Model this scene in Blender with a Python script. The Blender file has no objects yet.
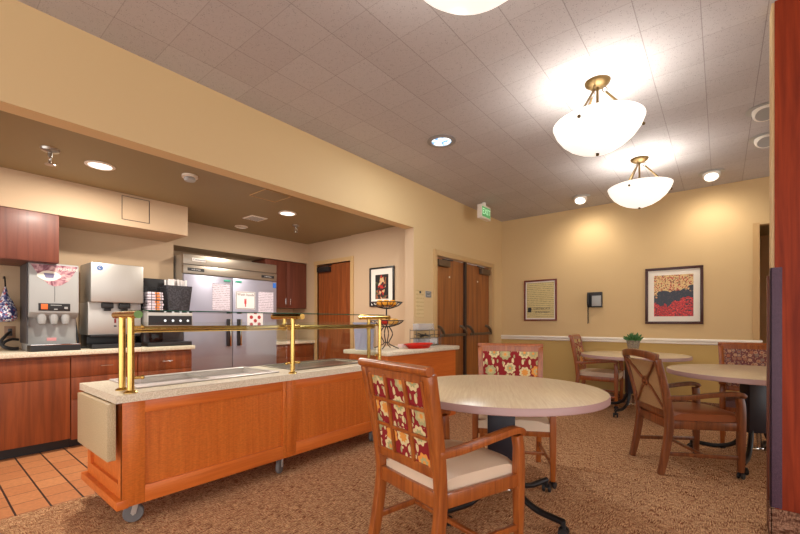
import bpy, bmesh, math, random
from mathutils import Vector, Matrix
random.seed(7)
COL = bpy.context.scene.collection
PI = math.pi

# ------------------------------------------------------------------ materials
def lin(c):
    return tuple((v/255/12.92 if v/255 <= .04045 else ((v/255+.055)/1.055)**2.4) for v in c) + (1,)
def newmat(name):
    m = bpy.data.materials.new(name); m.use_nodes = True
    nt = m.node_tree; b = nt.nodes['Principled BSDF']
    return m, nt, b
def N(nt, t, **kw):
    n = nt.nodes.new(t)
    for k, v in kw.items():
        if k in n.inputs: n.inputs[k].default_value = v
        else: setattr(n, k, v)
    return n
def plain(name, c, rough=.5, metal=0, spec=.5, emit=0, coat=0):
    m, nt, b = newmat(name)
    b.inputs['Base Color'].default_value = lin(c); b.inputs['Roughness'].default_value = rough
    b.inputs['Metallic'].default_value = metal; b.inputs['Specular IOR Level'].default_value = spec
    b.inputs['Coat Weight'].default_value = coat
    if emit:
        b.inputs['Emission Color'].default_value = lin(c); b.inputs['Emission Strength'].default_value = emit
    return m
def coords(nt, scale=(1,1,1), rot=(0,0,0), loc=(0,0,0)):
    tc = nt.nodes.new('ShaderNodeTexCoord'); mp = nt.nodes.new('ShaderNodeMapping')
    mp.inputs['Scale'].default_value = scale; mp.inputs['Rotation'].default_value = rot; mp.inputs['Location'].default_value = loc
    nt.links.new(tc.outputs['Object'], mp.inputs['Vector'])
    return mp.outputs['Vector']
def ramp(nt, fac, stops, const=False):
    r = nt.nodes.new('ShaderNodeValToRGB')
    if const: r.color_ramp.interpolation = 'CONSTANT'
    e = r.color_ramp.elements
    while len(e) < len(stops): e.new(.5)
    for i, (p, c) in enumerate(stops):
        e[i].position = p; e[i].color = c if len(c) == 4 else lin(c)
    nt.links.new(fac, r.inputs['Fac'])
    return r.outputs['Color']
def bump(nt, b, h, strength=.2, dist=.002):
    bp = nt.nodes.new('ShaderNodeBump'); bp.inputs['Strength'].default_value = strength; bp.inputs['Distance'].default_value = dist
    nt.links.new(h, bp.inputs['Height']); nt.links.new(bp.outputs['Normal'], b.inputs['Normal'])
def math_(nt, op, a, b_=None, c=None):
    n = nt.nodes.new('ShaderNodeMath'); n.operation = op
    for i, v in enumerate((a, b_, c)):
        if v is None: continue
        if isinstance(v, (int, float)): n.inputs[i].default_value = v
        else: nt.links.new(v, n.inputs[i])
    return n.outputs[0]
def mix(nt, fac, a, b_, blend='MIX'):
    n = nt.nodes.new('ShaderNodeMix'); n.data_type = 'RGBA'; n.blend_type = blend
    for s, v in ((0, fac), (6, a), (7, b_)):
        if isinstance(v, (int, float)): n.inputs[s].default_value = v
        elif isinstance(v, tuple): n.inputs[s].default_value = v if len(v) == 4 else lin(v)
        else: nt.links.new(v, n.inputs[s])
    return n.outputs[2]
def wood(name, c1, c2, axis='z', scale=1., rough=.35, coat=.2, cross=False):
    m, nt, b = newmat(name)
    s = {'x': (1.2, 22, 22), 'y': (22, 1.2, 22), 'z': (22, 22, 1.2)}[axis]
    v = coords(nt, tuple(k*scale for k in s))
    n = N(nt, 'ShaderNodeTexNoise', Scale=1.6, Detail=6., Roughness=.6, Distortion=.6); nt.links.new(v, n.inputs['Vector'])
    col = ramp(nt, n.outputs['Fac'], [(.3, c2), (.68, c1)])
    if cross:   # ribbon figure running across the grain
        v2 = coords(nt, (60, 60, 230)); n2 = N(nt, 'ShaderNodeTexNoise', Scale=1., Detail=3.); nt.links.new(v2, n2.inputs['Vector'])
        f = ramp(nt, n2.outputs['Fac'], [(.35, (200, 200, 200)), (.65, (255, 255, 255))])
        col = mix(nt, .45, col, f, 'MULTIPLY')
    nt.links.new(col, b.inputs['Base Color'])
    b.inputs['Roughness'].default_value = rough; b.inputs['Coat Weight'].default_value = coat; b.inputs['Coat Roughness'].default_value = .25
    return m
def speckle(name, c1, c2, scale=180, rough=.4, lo=.42, hi=.6):
    m, nt, b = newmat(name)
    n = N(nt, 'ShaderNodeTexNoise', Scale=float(scale), Detail=2.); nt.links.new(coords(nt), n.inputs['Vector'])
    nt.links.new(ramp(nt, n.outputs['Fac'], [(lo, c2), (hi, c1)]), b.inputs['Base Color'])
    b.inputs['Roughness'].default_value = rough
    return m
def paint(name, c, rough=.7):
    m, nt, b = newmat(name)
    n = N(nt, 'ShaderNodeTexNoise', Scale=90., Detail=3.); nt.links.new(coords(nt), n.inputs['Vector'])
    b.inputs['Base Color'].default_value = lin(c); b.inputs['Roughness'].default_value = rough
    bump(nt, b, n.outputs['Fac'], .08, .002)
    return m
def sep(nt, v):
    s = nt.nodes.new('ShaderNodeSeparateXYZ'); nt.links.new(v, s.inputs[0]); return s.outputs
def gridline(nt, co, phase, step, half):
    a = math_(nt, 'SUBTRACT', co, phase); a = math_(nt, 'DIVIDE', a, step); a = math_(nt, 'FRACT', a)
    a = math_(nt, 'SUBTRACT', a, .5); a = math_(nt, 'ABSOLUTE', a)
    return math_(nt, 'GREATER_THAN', a, .5-half/step)

WALL = paint('wall_cream', (214, 184, 136))
WALL_L = paint('wall_cream_lower', (204, 172, 104))
WALL_K = paint('wall_kitchen_tan', (198, 170, 138))
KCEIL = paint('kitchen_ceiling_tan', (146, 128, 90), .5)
FRAME = plain('door_frame_tan', (198, 162, 112), .45)
WHITE = plain('white_paint', (240, 232, 220), .5)
def ceil_mat():
    m, nt, b = newmat('ceiling_tile'); v = coords(nt); o = sep(nt, v)
    gx = gridline(nt, o[0], -.09, .2995, .0026); gy = gridline(nt, o[1], 2.85, .2995, .0022)
    g = math_(nt, 'MAXIMUM', gx, math_(nt, 'MULTIPLY', gy, .7)); gm = math_(nt, 'MULTIPLY', g, .5)
    vo = N(nt, 'ShaderNodeTexVoronoi', Scale=120.); nt.links.new(v, vo.inputs['Vector'])
    no = N(nt, 'ShaderNodeTexNoise', Scale=30., Detail=4.); nt.links.new(v, no.inputs['Vector'])
    pit = ramp(nt, vo.outputs['Distance'], [(.14, (120, 116, 116)), (.34, (192, 187, 187))])
    pit = mix(nt, ramp(nt, no.outputs['Fac'], [(.42, (0, 0, 0)), (.6, (255, 255, 255))]), (192, 187, 187), pit)
    # per tile tint
    fx = math_(nt, 'FLOOR', math_(nt, 'DIVIDE', math_(nt, 'ADD', o[0], .09), .2995)); fy = math_(nt, 'FLOOR', math_(nt, 'DIVIDE', math_(nt, 'SUBTRACT', o[1], 2.85), .2995))
    cmb = nt.nodes.new('ShaderNodeCombineXYZ'); nt.links.new(fx, cmb.inputs[0]); nt.links.new(fy, cmb.inputs[1])
    wn = nt.nodes.new('ShaderNodeTexWhiteNoise'); wn.noise_dimensions = '2D'; nt.links.new(cmb.outputs[0], wn.inputs['Vector'])
    tint = ramp(nt, wn.outputs['Value'], [(0, (246, 244, 244)), (1, (255, 255, 255))])
    col = mix(nt, 1., pit, tint, 'MULTIPLY')
    col = mix(nt, gm, col, (112, 100, 98))
    nt.links.new(col, b.inputs['Base Color']); b.inputs['Roughness'].default_value = .8
    bump(nt, b, math_(nt, 'SUBTRACT', 1., g), .5, .003)
    return m
CEIL = ceil_mat()
def carpet_mat(name, ca, cb, cc):
    m, nt, b = newmat(name)
    v1 = coords(nt, (24, 170, 60), (0, 0, .03)); v2 = coords(nt, (170, 24, 60), (0, 0, .03)); v3 = coords(nt, (150, 150, 150))
    n1 = N(nt, 'ShaderNodeTexNoise', Scale=1., Detail=2.); nt.links.new(v1, n1.inputs['Vector'])
    n2 = N(nt, 'ShaderNodeTexNoise', Scale=1., Detail=2.); nt.links.new(v2, n2.inputs['Vector'])
    n3 = N(nt, 'ShaderNodeTexVoronoi', Scale=1.); nt.links.new(v3, n3.inputs['Vector'])
    a = ramp(nt, n1.outputs['Fac'], [(.40, cb), (.54, ca)]); c = ramp(nt, n2.outputs['Fac'], [(.42, cc), (.58, ca)])
    n4 = N(nt, 'ShaderNodeTexNoise', Scale=14., Detail=3.); nt.links.new(coords(nt), n4.inputs['Vector'])
    col = mix(nt, ramp(nt, n4.outputs['Fac'], [(.4, (0, 0, 0)), (.6, (255, 255, 255))]), a, c)
    col = mix(nt, .3, col, c, 'MULTIPLY')
    col = mix(nt, 1., col, ramp(nt, n3.outputs['Distance'], [(0, (255, 255, 255)), (.9, (176, 168, 162))]), 'MULTIPLY')
    nt.links.new(col, b.inputs['Base Color']); b.inputs['Roughness'].default_value = .95; b.inputs['Specular IOR Level'].default_value = .1
    bump(nt, b, n3.outputs['Distance'], .6, .004)
    return m
CARPET = carpet_mat('carpet', (255, 218, 172), (188, 126, 90), (172, 112, 78))
CBASE = carpet_mat('carpet_base', (196, 156, 130), (120, 80, 62), (134, 90, 70))
def quarry_mat():
    m, nt, b = newmat('quarry_tile'); v = coords(nt); o = sep(nt, v)
    gw = gridline(nt, o[1], .575, .168, .0055); gt = gridline(nt, o[0], -3.4, .2, .0035)
    fx = math_(nt, 'FLOOR', math_(nt, 'DIVIDE', math_(nt, 'ADD', o[0], 3.4), .2)); fy = math_(nt, 'FLOOR', math_(nt, 'DIVIDE', math_(nt, 'SUBTRACT', o[1], .575), .168))
    cmb = nt.nodes.new('ShaderNodeCombineXYZ'); nt.links.new(fx, cmb.inputs[0]); nt.links.new(fy, cmb.inputs[1])
    wn = nt.nodes.new('ShaderNodeTexWhiteNoise'); wn.noise_dimensions = '2D'; nt.links.new(cmb.outputs[0], wn.inputs['Vector'])
    col = ramp(nt, wn.outputs['Value'], [(0, (204, 132, 84)), (1, (222, 152, 100))])
    n = N(nt, 'ShaderNodeTexNoise', Scale=40., Detail=4.); nt.links.new(v, n.inputs['Vector'])
    col = mix(nt, .5, col, ramp(nt, n.outputs['Fac'], [(.3, (210, 210, 210)), (.7, (255, 255, 255))]), 'MULTIPLY')
    col = mix(nt, gt, col, (110, 70, 48)); col = mix(nt, gw, col, (60, 42, 34))
    nt.links.new(col, b.inputs['Base Color']); b.inputs['Roughness'].default_value = .45
    bump(nt, b, math_(nt, 'SUBTRACT', 1., math_(nt, 'MAXIMUM', gw, gt)), .5, .003)
    return m
QUARRY = quarry_mat()
CART = wood('cart_makore', (226, 124, 46), (206, 102, 30), 'z', 1., .4, .2, True)
CART2 = wood('cart_makore_rail', (224, 120, 46), (202, 98, 30), 'y', 1., .4, .2)
CHERRY = wood('cherry_laminate', (150, 76, 34), (104, 46, 18), 'z', .5, .5, .05)
CHERRY_U = wood('cherry_laminate_dark', (120, 62, 42), (88, 40, 26), 'z', .5, .5, .1)
COLW = wood('column_cherry', (156, 58, 22), (112, 34, 10), 'z', .6, .55, 0)
COLW.node_tree.nodes['Principled BSDF'].inputs['Specular IOR Level'].default_value = .2
DOORW = wood('door_veneer', (170, 102, 46), (116, 62, 24), 'z', .45, .4, .3)
DOORK = wood('kitchen_door_veneer', (158, 84, 38), (110, 52, 20), 'z', .8, .4, .3)
CHAIRW = wood('chair_wood', (176, 96, 38), (130, 62, 22), 'z', 1.2, .3, .4)
CHAIRW2 = wood('chair_wood_dark', (138, 78, 42), (90, 44, 22), 'z', 1.2, .3, .4)
TTOP = wood('maple_laminate', (232, 214, 180), (214, 190, 152), 'y', 2.2, .3, .1)
TEDGE = plain('table_edge_mauve', (176, 142, 138), .4)
STONE = speckle('countertop_speckle', (242, 230, 210), (214, 198, 170), 160)
STEEL = plain('stainless', (178, 172, 164), .28, 1.)
STEELB = plain('stainless_brushed', (196, 192, 186), .42, .8)
STEELD = plain('steel_panel', (172, 170, 186), .4, .6)
CHROME = plain('chrome', (220, 220, 220), .12, 1.)
BRASS = plain('polished_brass', (218, 182, 106), .24, 1.)
ABRASS = plain('antique_brass', (104, 82, 48), .4, .7)
BLACK = plain('black_metal', (24, 23, 26), .4, .2)
BLACKP = plain('black_plastic', (30, 28, 30), .45)
DARKG = plain('dark_grey', (70, 66, 68), .5)
GREYP = plain('grey_plastic', (150, 148, 148), .45)
GREYL = plain('light_grey_plastic', (168, 168, 166), .4)
RED = plain('red_plastic', (214, 34, 16), .35)
VINYL = plain('cream_vinyl', (226, 202, 176), .42)
LEATHER = plain('brown_leather', (150, 84, 50), .28)
PAPER = plain('paper', (232, 226, 224), .7)
GUARD = speckle('plum_guard', (88, 60, 78), (64, 42, 58), 300, .6)
SLAB = speckle('beige_slab', (206, 184, 146), (184, 160, 122), 200, .5)
POT = speckle('grey_pot', (150, 138, 120), (120, 108, 94), 60, .8)
LEAF = plain('succulent_green', (70, 118, 62), .5)
GREENC = plain('green_cap', (110, 150, 80), .3)
def glass(name, tint=(235, 245, 240), refl=1.):
    m = bpy.data.materials.new(name); m.use_nodes = True; nt = m.node_tree; nt.nodes.clear()
    out = nt.nodes.new('ShaderNodeOutputMaterial'); mx = nt.nodes.new('ShaderNodeMixShader')
    t = nt.nodes.new('ShaderNodeBsdfTransparent'); g = nt.nodes.new('ShaderNodeBsdfGlossy'); fr = nt.nodes.new('ShaderNodeFresnel')
    t.inputs[0].default_value = lin(tint); g.inputs['Roughness'].default_value = .03; fr.inputs[0].default_value = 1.35
    nt.links.new(fr.outputs[0], mx.inputs[0]); nt.links.new(t.outputs[0], mx.inputs[1]); nt.links.new(g.outputs[0], mx.inputs[2])
    nt.links.new(mx.outputs[0], out.inputs[0]); return m
GLASS = glass('clear_glass', (249, 252, 250)); GLASSG = plain('green_glass_edge', (20, 84, 66), .1)
def milky(name, c, alpha):
    m, nt, b = newmat(name); b.inputs['Base Color'].default_value = lin(c); b.inputs['Alpha'].default_value = alpha; b.inputs['Roughness'].default_value = .15
    return m
CLEARP = milky('clear_plastic', (220, 222, 228), .35); BLUE_GLARE = milky('pale_blue_glare', (186, 204, 250), .5)
BOWL = plain('alabaster_glass', (250, 246, 238), .3, 0, .5, .62)
LAMPW = plain('lit_lens', (255, 250, 240), .4, 0, .5, 1.6)
def lens_mat():
    m, nt, b = newmat('patterned_lit_lens')
    n = N(nt, 'ShaderNodeTexNoise', Scale=16., Detail=3.); nt.links.new(coords(nt), n.inputs['Vector'])
    c = ramp(nt, n.outputs['Fac'], [(.4, (90, 140, 190)), (.5, (200, 225, 235)), (.62, (250, 255, 255))])
    nt.links.new(c, b.inputs['Base Color']); nt.links.new(c, b.inputs['Emission Color']); b.inputs['Emission Strength'].default_value = 1.2
    return m
LENS = lens_mat()
def floral(name, base, cols, scale=8.):
    m, nt, b = newmat(name); o = sep(nt, coords(nt))
    cmb = nt.nodes.new('ShaderNodeCombineXYZ'); nt.links.new(math_(nt, 'MULTIPLY', o[0], scale), cmb.inputs[0]); nt.links.new(math_(nt, 'MULTIPLY', o[2], scale), cmb.inputs[1])
    def vor(vec, sc, rnd):
        v = N(nt, 'ShaderNodeTexVoronoi', voronoi_dimensions='2D', Scale=sc, Randomness=rnd); nt.links.new(vec, v.inputs['Vector']); return v
    vb = vor(cmb.outputs[0], 1., .55)
    sub = nt.nodes.new('ShaderNodeVectorMath'); sub.operation = 'SUBTRACT'; nt.links.new(cmb.outputs[0], sub.inputs[0]); nt.links.new(vb.outputs['Position'], sub.inputs[1])
    q = sep(nt, sub.outputs[0]); ang = math_(nt, 'ARCTAN2', q[1], q[0])
    pet = math_(nt, 'MULTIPLY', math_(nt, 'COSINE', math_(nt, 'MULTIPLY', ang, 8.)), .035)
    d = math_(nt, 'ADD', vb.outputs['Distance'], pet)
    rs = sep(nt, vb.outputs['Color'])
    fc = ramp(nt, rs[0], [(0, cols[0]), (.3, cols[1]), (.55, cols[2]), (.8, cols[3])], True)
    fc2 = ramp(nt, rs[1], [(0, cols[1]), (.35, cols[3]), (.7, cols[2])], True)
    # leaves: a second, stretched and turned cell pattern
    mp = nt.nodes.new('ShaderNodeMapping'); mp.inputs['Rotation'].default_value = (0, 0, .7); mp.inputs['Scale'].default_value = (2.7, 1.2, 1); mp.inputs['Location'].default_value = (.4, .3, 0)
    nt.links.new(cmb.outputs[0], mp.inputs[0]); vl = vor(mp.outputs[0], 1., .8)
    mp2 = nt.nodes.new('ShaderNodeMapping'); mp2.inputs['Rotation'].default_value = (0, 0, -.8); mp2.inputs['Scale'].default_value = (2.7, 1.2, 1)
    nt.links.new(cmb.outputs[0], mp2.inputs[0]); vm = vor(mp2.outputs[0], 1., .8)
    leaf = math_(nt, 'LESS_THAN', vl.outputs['Distance'], .22); leaf2 = math_(nt, 'LESS_THAN', vm.outputs['Distance'], .15)
    col = mix(nt, leaf, base, cols[0]); col = mix(nt, leaf2, col, cols[2])
    clear = math_(nt, 'LESS_THAN', vb.outputs['Distance'], .43); col = mix(nt, clear, col, base)
    col = mix(nt, math_(nt, 'LESS_THAN', d, .36), col, fc)
    col = mix(nt, math_(nt, 'LESS_THAN', d, .21), col, fc2)
    col = mix(nt, math_(nt, 'LESS_THAN', vb.outputs['Distance'], .09), col, cols[1])
    nt.links.new(col, b.inputs['Base Color']); b.inputs['Roughness'].default_value = .85
    return m
FLORAL = floral('floral_fabric', (140, 18, 24), [(220, 200, 150), (226, 150, 66), (170, 164, 116), (200, 174, 120)], 8.)
TAPES = floral('tapestry_fabric', (120, 66, 66), [(190, 150, 116), (176, 110, 80), (140, 120, 110), (200, 160, 130)], 22.)
def stripes():
    m, nt, b = newmat('striped_fabric'); v = coords(nt, (1, 1, 1))
    w = N(nt, 'ShaderNodeTexWave', Scale=28., Distortion=0.); w.bands_direction = 'DIAGONAL'; nt.links.new(v, w.inputs['Vector'])
    nt.links.new(ramp(nt, w.outputs['Fac'], [(.3, (186, 150, 104)), (.6, (146, 108, 70))]), b.inputs['Base Color']); b.inputs['Roughness'].default_value = .8
    return m
STRIPE = stripes()
def autumn():
    m, nt, b = newmat('autumn_print'); v = coords(nt); o = sep(nt, v)
    n = N(nt, 'ShaderNodeTexNoise', Scale=6., Detail=8.); nt.links.new(v, n.inputs['Vector'])
    zz = math_(nt, 'ADD', o[2], math_(nt, 'MULTIPLY', math_(nt, 'SUBTRACT', n.outputs['Fac'], .5), .55))
    zz = math_(nt, 'ADD', zz, math_(nt, 'MULTIPLY', o[0], -.25))
    vo = N(nt, 'ShaderNodeTexVoronoi', Scale=75.); nt.links.new(v, vo.inputs['Vector']); rs = sep(nt, vo.outputs['Color'])
    redc = ramp(nt, rs[0], [(0, (196, 22, 20)), (.45, (150, 12, 16)), (.66, (50, 18, 24)), (.8, (226, 60, 50))], True)
    yelc = ramp(nt, rs[1], [(0, (224, 190, 130)), (.5, (200, 150, 96)), (.75, (120, 64, 40)), (.88, (190, 40, 36))], True)
    navc = ramp(nt, rs[2], [(0, (36, 40, 54)), (.8, (60, 50, 60))], True)
    col = mix(nt, math_(nt, 'GREATER_THAN', zz, -.06), redc, navc); col = mix(nt, math_(nt, 'GREATER_THAN', zz, .05), col, yelc)
    nt.links.new(col, b.inputs['Base Color']); b.inputs['Roughness'].default_value = .35
    return m
AUTUMN = autumn()
def stilllife():
    m, nt, b = newmat('dark_print'); v = coords(nt); o = sep(nt, v)
    vo = N(nt, 'ShaderNodeTexVoronoi', Scale=26.); nt.links.new(v, vo.inputs['Vector']); rs = sep(nt, vo.outputs['Color'])
    c1 = ramp(nt, rs[0], [(0, (30, 26, 26)), (.62, (70, 80, 50)), (.8, (150, 90, 60))], True)
    c2 = ramp(nt, rs[1], [(0, (190, 40, 36)), (.35, (214, 180, 130)), (.6, (60, 30, 28)), (.85, (226, 214, 190))], True)
    r = math_(nt, 'ADD', math_(nt, 'MULTIPLY', math_(nt, 'ABSOLUTE', o[0]), 1.6), math_(nt, 'MULTIPLY', math_(nt, 'ABSOLUTE', o[2]), .6))
    nt.links.new(mix(nt, math_(nt, 'LESS_THAN', r, .12), c1, c2), b.inputs['Base Color']); b.inputs['Roughness'].default_value = .35
    return m
DARKPRINT = stilllife()
def textlines(name, bg, ink, freq=60., axis='z', xa='x'):
    m, nt, b = newmat(name); v = coords(nt); o = sep(nt, v); k = {'x': 0, 'y': 1, 'z': 2}
    fr = math_(nt, 'FRACT', math_(nt, 'MULTIPLY', o[k[axis]], freq)); line = math_(nt, 'LESS_THAN', fr, .35)
    n = N(nt, 'ShaderNodeTexNoise', Scale=90., Detail=2.); nt.links.new(v, n.inputs['Vector'])
    w = math_(nt, 'GREATER_THAN', n.outputs['Fac'], .47)
    nt.links.new(mix(nt, math_(nt, 'MULTIPLY', line, w), bg, ink), b.inputs['Base Color']); b.inputs['Roughness'].default_value = .6
    return m
NOTE = textlines('printed_notice', (222, 214, 220), (150, 140, 150), 45.)
CERT = textlines('certificate_paper', (214, 196, 140), (150, 132, 90), 32.)
def swirl():
    m, nt, b = newmat('mauve_swirl_label'); n = N(nt, 'ShaderNodeTexNoise', Scale=14., Detail=3., Distortion=1.5); nt.links.new(coords(nt), n.inputs['Vector'])
    nt.links.new(ramp(nt, n.outputs['Fac'], [(.35, (120, 60, 76)), (.5, (176, 126, 136)), (.65, (216, 180, 176))]), b.inputs['Base Color']); b.inputs['Roughness'].default_value = .3
    return m
SWIRL = swirl()
BLUEDOT = None
def dots():
    m, nt, b = newmat('blue_white_wrappers'); vo = N(nt, 'ShaderNodeTexVoronoi', Scale=70.); nt.links.new(coords(nt), vo.inputs['Vector'])
    nt.links.new(ramp(nt, sep(nt, vo.outputs['Color'])[0], [(0, (60, 66, 120)), (.35, (236, 234, 240)), (.7, (120, 130, 180)), (.9, (196, 90, 100))], True), b.inputs['Base Color'])
    b.inputs['Roughness'].default_value = .4
    return m
BLUEDOT = dots()

# ------------------------------------------------------------------ geometry helpers
def B(): return bmesh.new()
def box(bm, x0, x1, y0, y1, z0, z1, bev=0, M=None):
    r = bmesh.ops.create_cube(bm, size=1)['verts']
    for v in r:
        v.co = Vector((x0+(v.co.x+.5)*(x1-x0), y0+(v.co.y+.5)*(y1-y0), z0+(v.co.z+.5)*(z1-z0)))
    if bev:
        es = list({e for v in r for e in v.link_edges})
        out = bmesh.ops.bevel(bm, geom=es, offset=bev, segments=2, affect='EDGES', profile=.5)
        r = list({v for f in out['faces'] for v in f.verts} | {v for v in r if v.is_valid})
    if M is not None:
        for v in r: v.co = M @ v.co
    return bm
def sweep(bm, pts, ab, ref=(0, 0, 1), n=4, caps=True, closed=False):
    P = [Vector(p) for p in pts]; ref = Vector(ref); rings = []; L = len(P)
    if not isinstance(ab, list): ab = [ab]*L
    for i, p in enumerate(P):
        if closed: t = P[(i+1) % L]-P[i-1]
        else: t = (P[min(i+1, L-1)]-P[max(i-1, 0)])
        t.normalize(); s = t.cross(ref)
        if s.length < 1e-4: s = t.cross(Vector((1, 0, 0)) if abs(t.x) < .9 else Vector((0, 1, 0)))
        s.normalize(); u = s.cross(t); a, b = ab[i] if isinstance(ab[i], tuple) else (ab[i], ab[i])
        if n == 4: cs = [(1, 1), (-1, 1), (-1, -1), (1, -1)]
        else: cs = [(math.cos(2*PI*k/n), math.sin(2*PI*k/n)) for k in range(n)]
        rings.append([bm.verts.new(p+s*a*c[0]+u*b*c[1]) for c in cs])
    m = L if closed else L-1
    for i in range(m):
        A, C = rings[i], rings[(i+1) % L]
        for k in range(n): bm.faces.new((A[k], A[(k+1) % n], C[(k+1) % n], C[k]))
    if caps and not closed:
        bm.faces.new(rings[0][::-1]); bm.faces.new(rings[-1])
    return bm
def tube(bm, a, b, r, n=12): return sweep(bm, [a, b], r, (0, 0, 1) if abs(Vector(b).z-Vector(a).z) < .99*(Vector(b)-Vector(a)).length else (0, 1, 0), n)
def spline(pts, k=8, closed=False):
    P = [Vector(p) for p in pts]; out = []; L = len(P)
    rng = range(L) if closed else range(L-1)
    for i in rng:
        p0 = P[i-1] if (closed or i > 0) else P[0]; p1 = P[i]; p2 = P[(i+1) % L]; p3 = P[(i+2) % L] if closed else P[min(i+2, L-1)]
        for j in range(k):
            t = j/k; out.append(.5*((2*p1)+(p2-p0)*t+(2*p0-5*p1+4*p2-p3)*t*t+(3*p1-p0-3*p2+p3)*t**3))
    if not closed: out.append(P[-1])
    return out
def lathe(bm, prof, c=(0, 0, 0), n=32, cap0=True, cap1=True):
    rings = []
    for r, z in prof:
        rings.append([bm.verts.new((c[0]+r*math.cos(2*PI*k/n), c[1]+r*math.sin(2*PI*k/n), c[2]+z)) for k in range(n)])
    for A, C in zip(rings, rings[1:]):
        for k in range(n): bm.faces.new((A[k], A[(k+1) % n], C[(k+1) % n], C[k]))
    if cap0: bm.faces.new(rings[0][::-1])
    if cap1: bm.faces.new(rings[-1])
    return bm
def prism(bm, poly, z0, z1, M=None):
    a = [bm.verts.new((x, y, z0)) for x, y in poly]; b = [bm.verts.new((x, y, z1)) for x, y in poly]; n = len(poly)
    bm.faces.new(a[::-1]); bm.faces.new(b)
    for k in range(n): bm.faces.new((a[k], a[(k+1) % n], b[(k+1) % n], b[k]))
    if M is not None:
        for v in a+b: v.co = M @ v.co
    return bm
def rrect(x0, x1, y0, y1, r, corners=(1, 1, 1, 1), k=6):
    out = []
    for (cx, cy, a0, f) in ((x0, y0, PI, corners[0]), (x1, y0, 1.5*PI, corners[1]), (x1, y1, 0, corners[2]), (x0, y1, .5*PI, corners[3])):
        if not f: out.append((cx, cy)); continue
        ox = cx+(r if cx == x0 else -r); oy = cy+(r if cy == y0 else -r)
        for j in range(k+1):
            a = a0+.5*PI*j/k; out.append((ox+r*math.cos(a), oy+r*math.sin(a)))
    return out
def ball(bm, c, r, sc=(1, 1, 1), u=16, v=10):
    g = bmesh.ops.create_uvsphere(bm, u_segments=u, v_segments=v, radius=r)['verts']
    for w in g: w.co = Vector((c[0]+w.co.x*sc[0], c[1]+w.co.y*sc[1], c[2]+w.co.z*sc[2]))
    return bm
def softbev(bm, off=.004, seg=2, ang=.6):
    bmesh.ops.recalc_face_normals(bm, faces=bm.faces)
    es = [e for e in bm.edges if len(e.link_faces) == 2 and e.calc_face_angle(0) > ang]
    if es: bmesh.ops.bevel(bm, geom=es, offset=off, segments=seg, affect='EDGES', profile=.5, clamp_overlap=True)
    return bm
def obj(name, bm, mat, parent=None, loc=None, rot=None):
    bmesh.ops.recalc_face_normals(bm, faces=bm.faces)
    me = bpy.data.meshes.new(name); bm.to_mesh(me); bm.free()
    for p in me.polygons: p.use_smooth = True
    me.set_sharp_from_angle(angle=math.radians(38))
    me.materials.append(mat)
    o = bpy.data.objects.new(name, me); COL.objects.link(o)
    if parent: o.parent = parent
    if loc: o.location = loc
    if rot: o.rotation_euler = rot
    return o
def tag(o, label, cat, group=None, kind=None):
    o['label'] = label; o['category'] = cat
    if group: o['group'] = group
    if kind: o['kind'] = kind
    return o
def thing(name, label, cat, loc=(0, 0, 0), rz=0, group=None):
    o = bpy.data.objects.new(name, None); COL.objects.link(o); o.empty_display_size = .1
    o.location = loc; o.rotation_euler = (0, 0, rz)
    return tag(o, label, cat, group)
def struct(name, bm, mat, parent=None):
    o = obj(name, bm, mat, parent)
    if not parent: o['kind'] = 'structure'
    return o
def sempty(name, loc=(0, 0, 0)):
    o = bpy.data.objects.new(name, None); COL.objects.link(o); o.location = loc; o['kind'] = 'structure'; return o
def dup(root, loc, rz=None, label=None, group=None):
    r = root.copy(); COL.objects.link(r); r.location = loc
    if rz is not None: r.rotation_euler = (0, 0, rz)
    if label: r['label'] = label
    if group: r['group'] = group
    for ch in list(root.children):
        c = ch.copy(); COL.objects.link(c); c.parent = r
        for g in list(ch.children):
            d = g.copy(); COL.objects.link(d); d.parent = c
    return r
def text(s, size, depth=.001, align='CENTER'):
    cu = bpy.data.curves.new('t', 'FONT'); cu.body = s; cu.size = size; cu.extrude = depth; cu.align_x = align; cu.align_y = 'CENTER'
    o = bpy.data.objects.new('t', cu); COL.objects.link(o); dg = bpy.context.evaluated_depsgraph_get()
    me = bpy.data.meshes.new_from_object(o.evaluated_get(dg)); bpy.data.objects.remove(o); bpy.data.curves.remove(cu)
    bm = bmesh.new(); bm.from_mesh(me); bpy.data.meshes.remove(me); return bm
def face_x(bm, loc):   # text lying in XY turned to face +X
    M = Matrix.Translation(loc) @ Matrix(((0, 0, 1, 0), (1, 0, 0, 0), (0, 1, 0, 0), (0, 0, 0, 1)))
    bmesh.ops.transform(bm, matrix=M, verts=bm.verts); return bm
def face_my(bm, loc):  # faces -Y
    M = Matrix.Translation(loc) @ Matrix.Rotation(PI/2, 4, 'X')
    bmesh.ops.transform(bm, matrix=M, verts=bm.verts); return bm

# ------------------------------------------------------------------ room constants
LX, BY, H = -3.06, 6.67, 3.0          # soffit wall plane, back wall plane, ceiling
SB, KH = 2.41, 2.52                    # soffit underside, kitchen ceiling
EX, FY = 4.6, -3.4                     # the dining room goes on to the right and behind the camera
KY = 4.24; KW = -5.35; AW = -5.87      # kitchen end wall, left wall, fridge alcove wall

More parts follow.
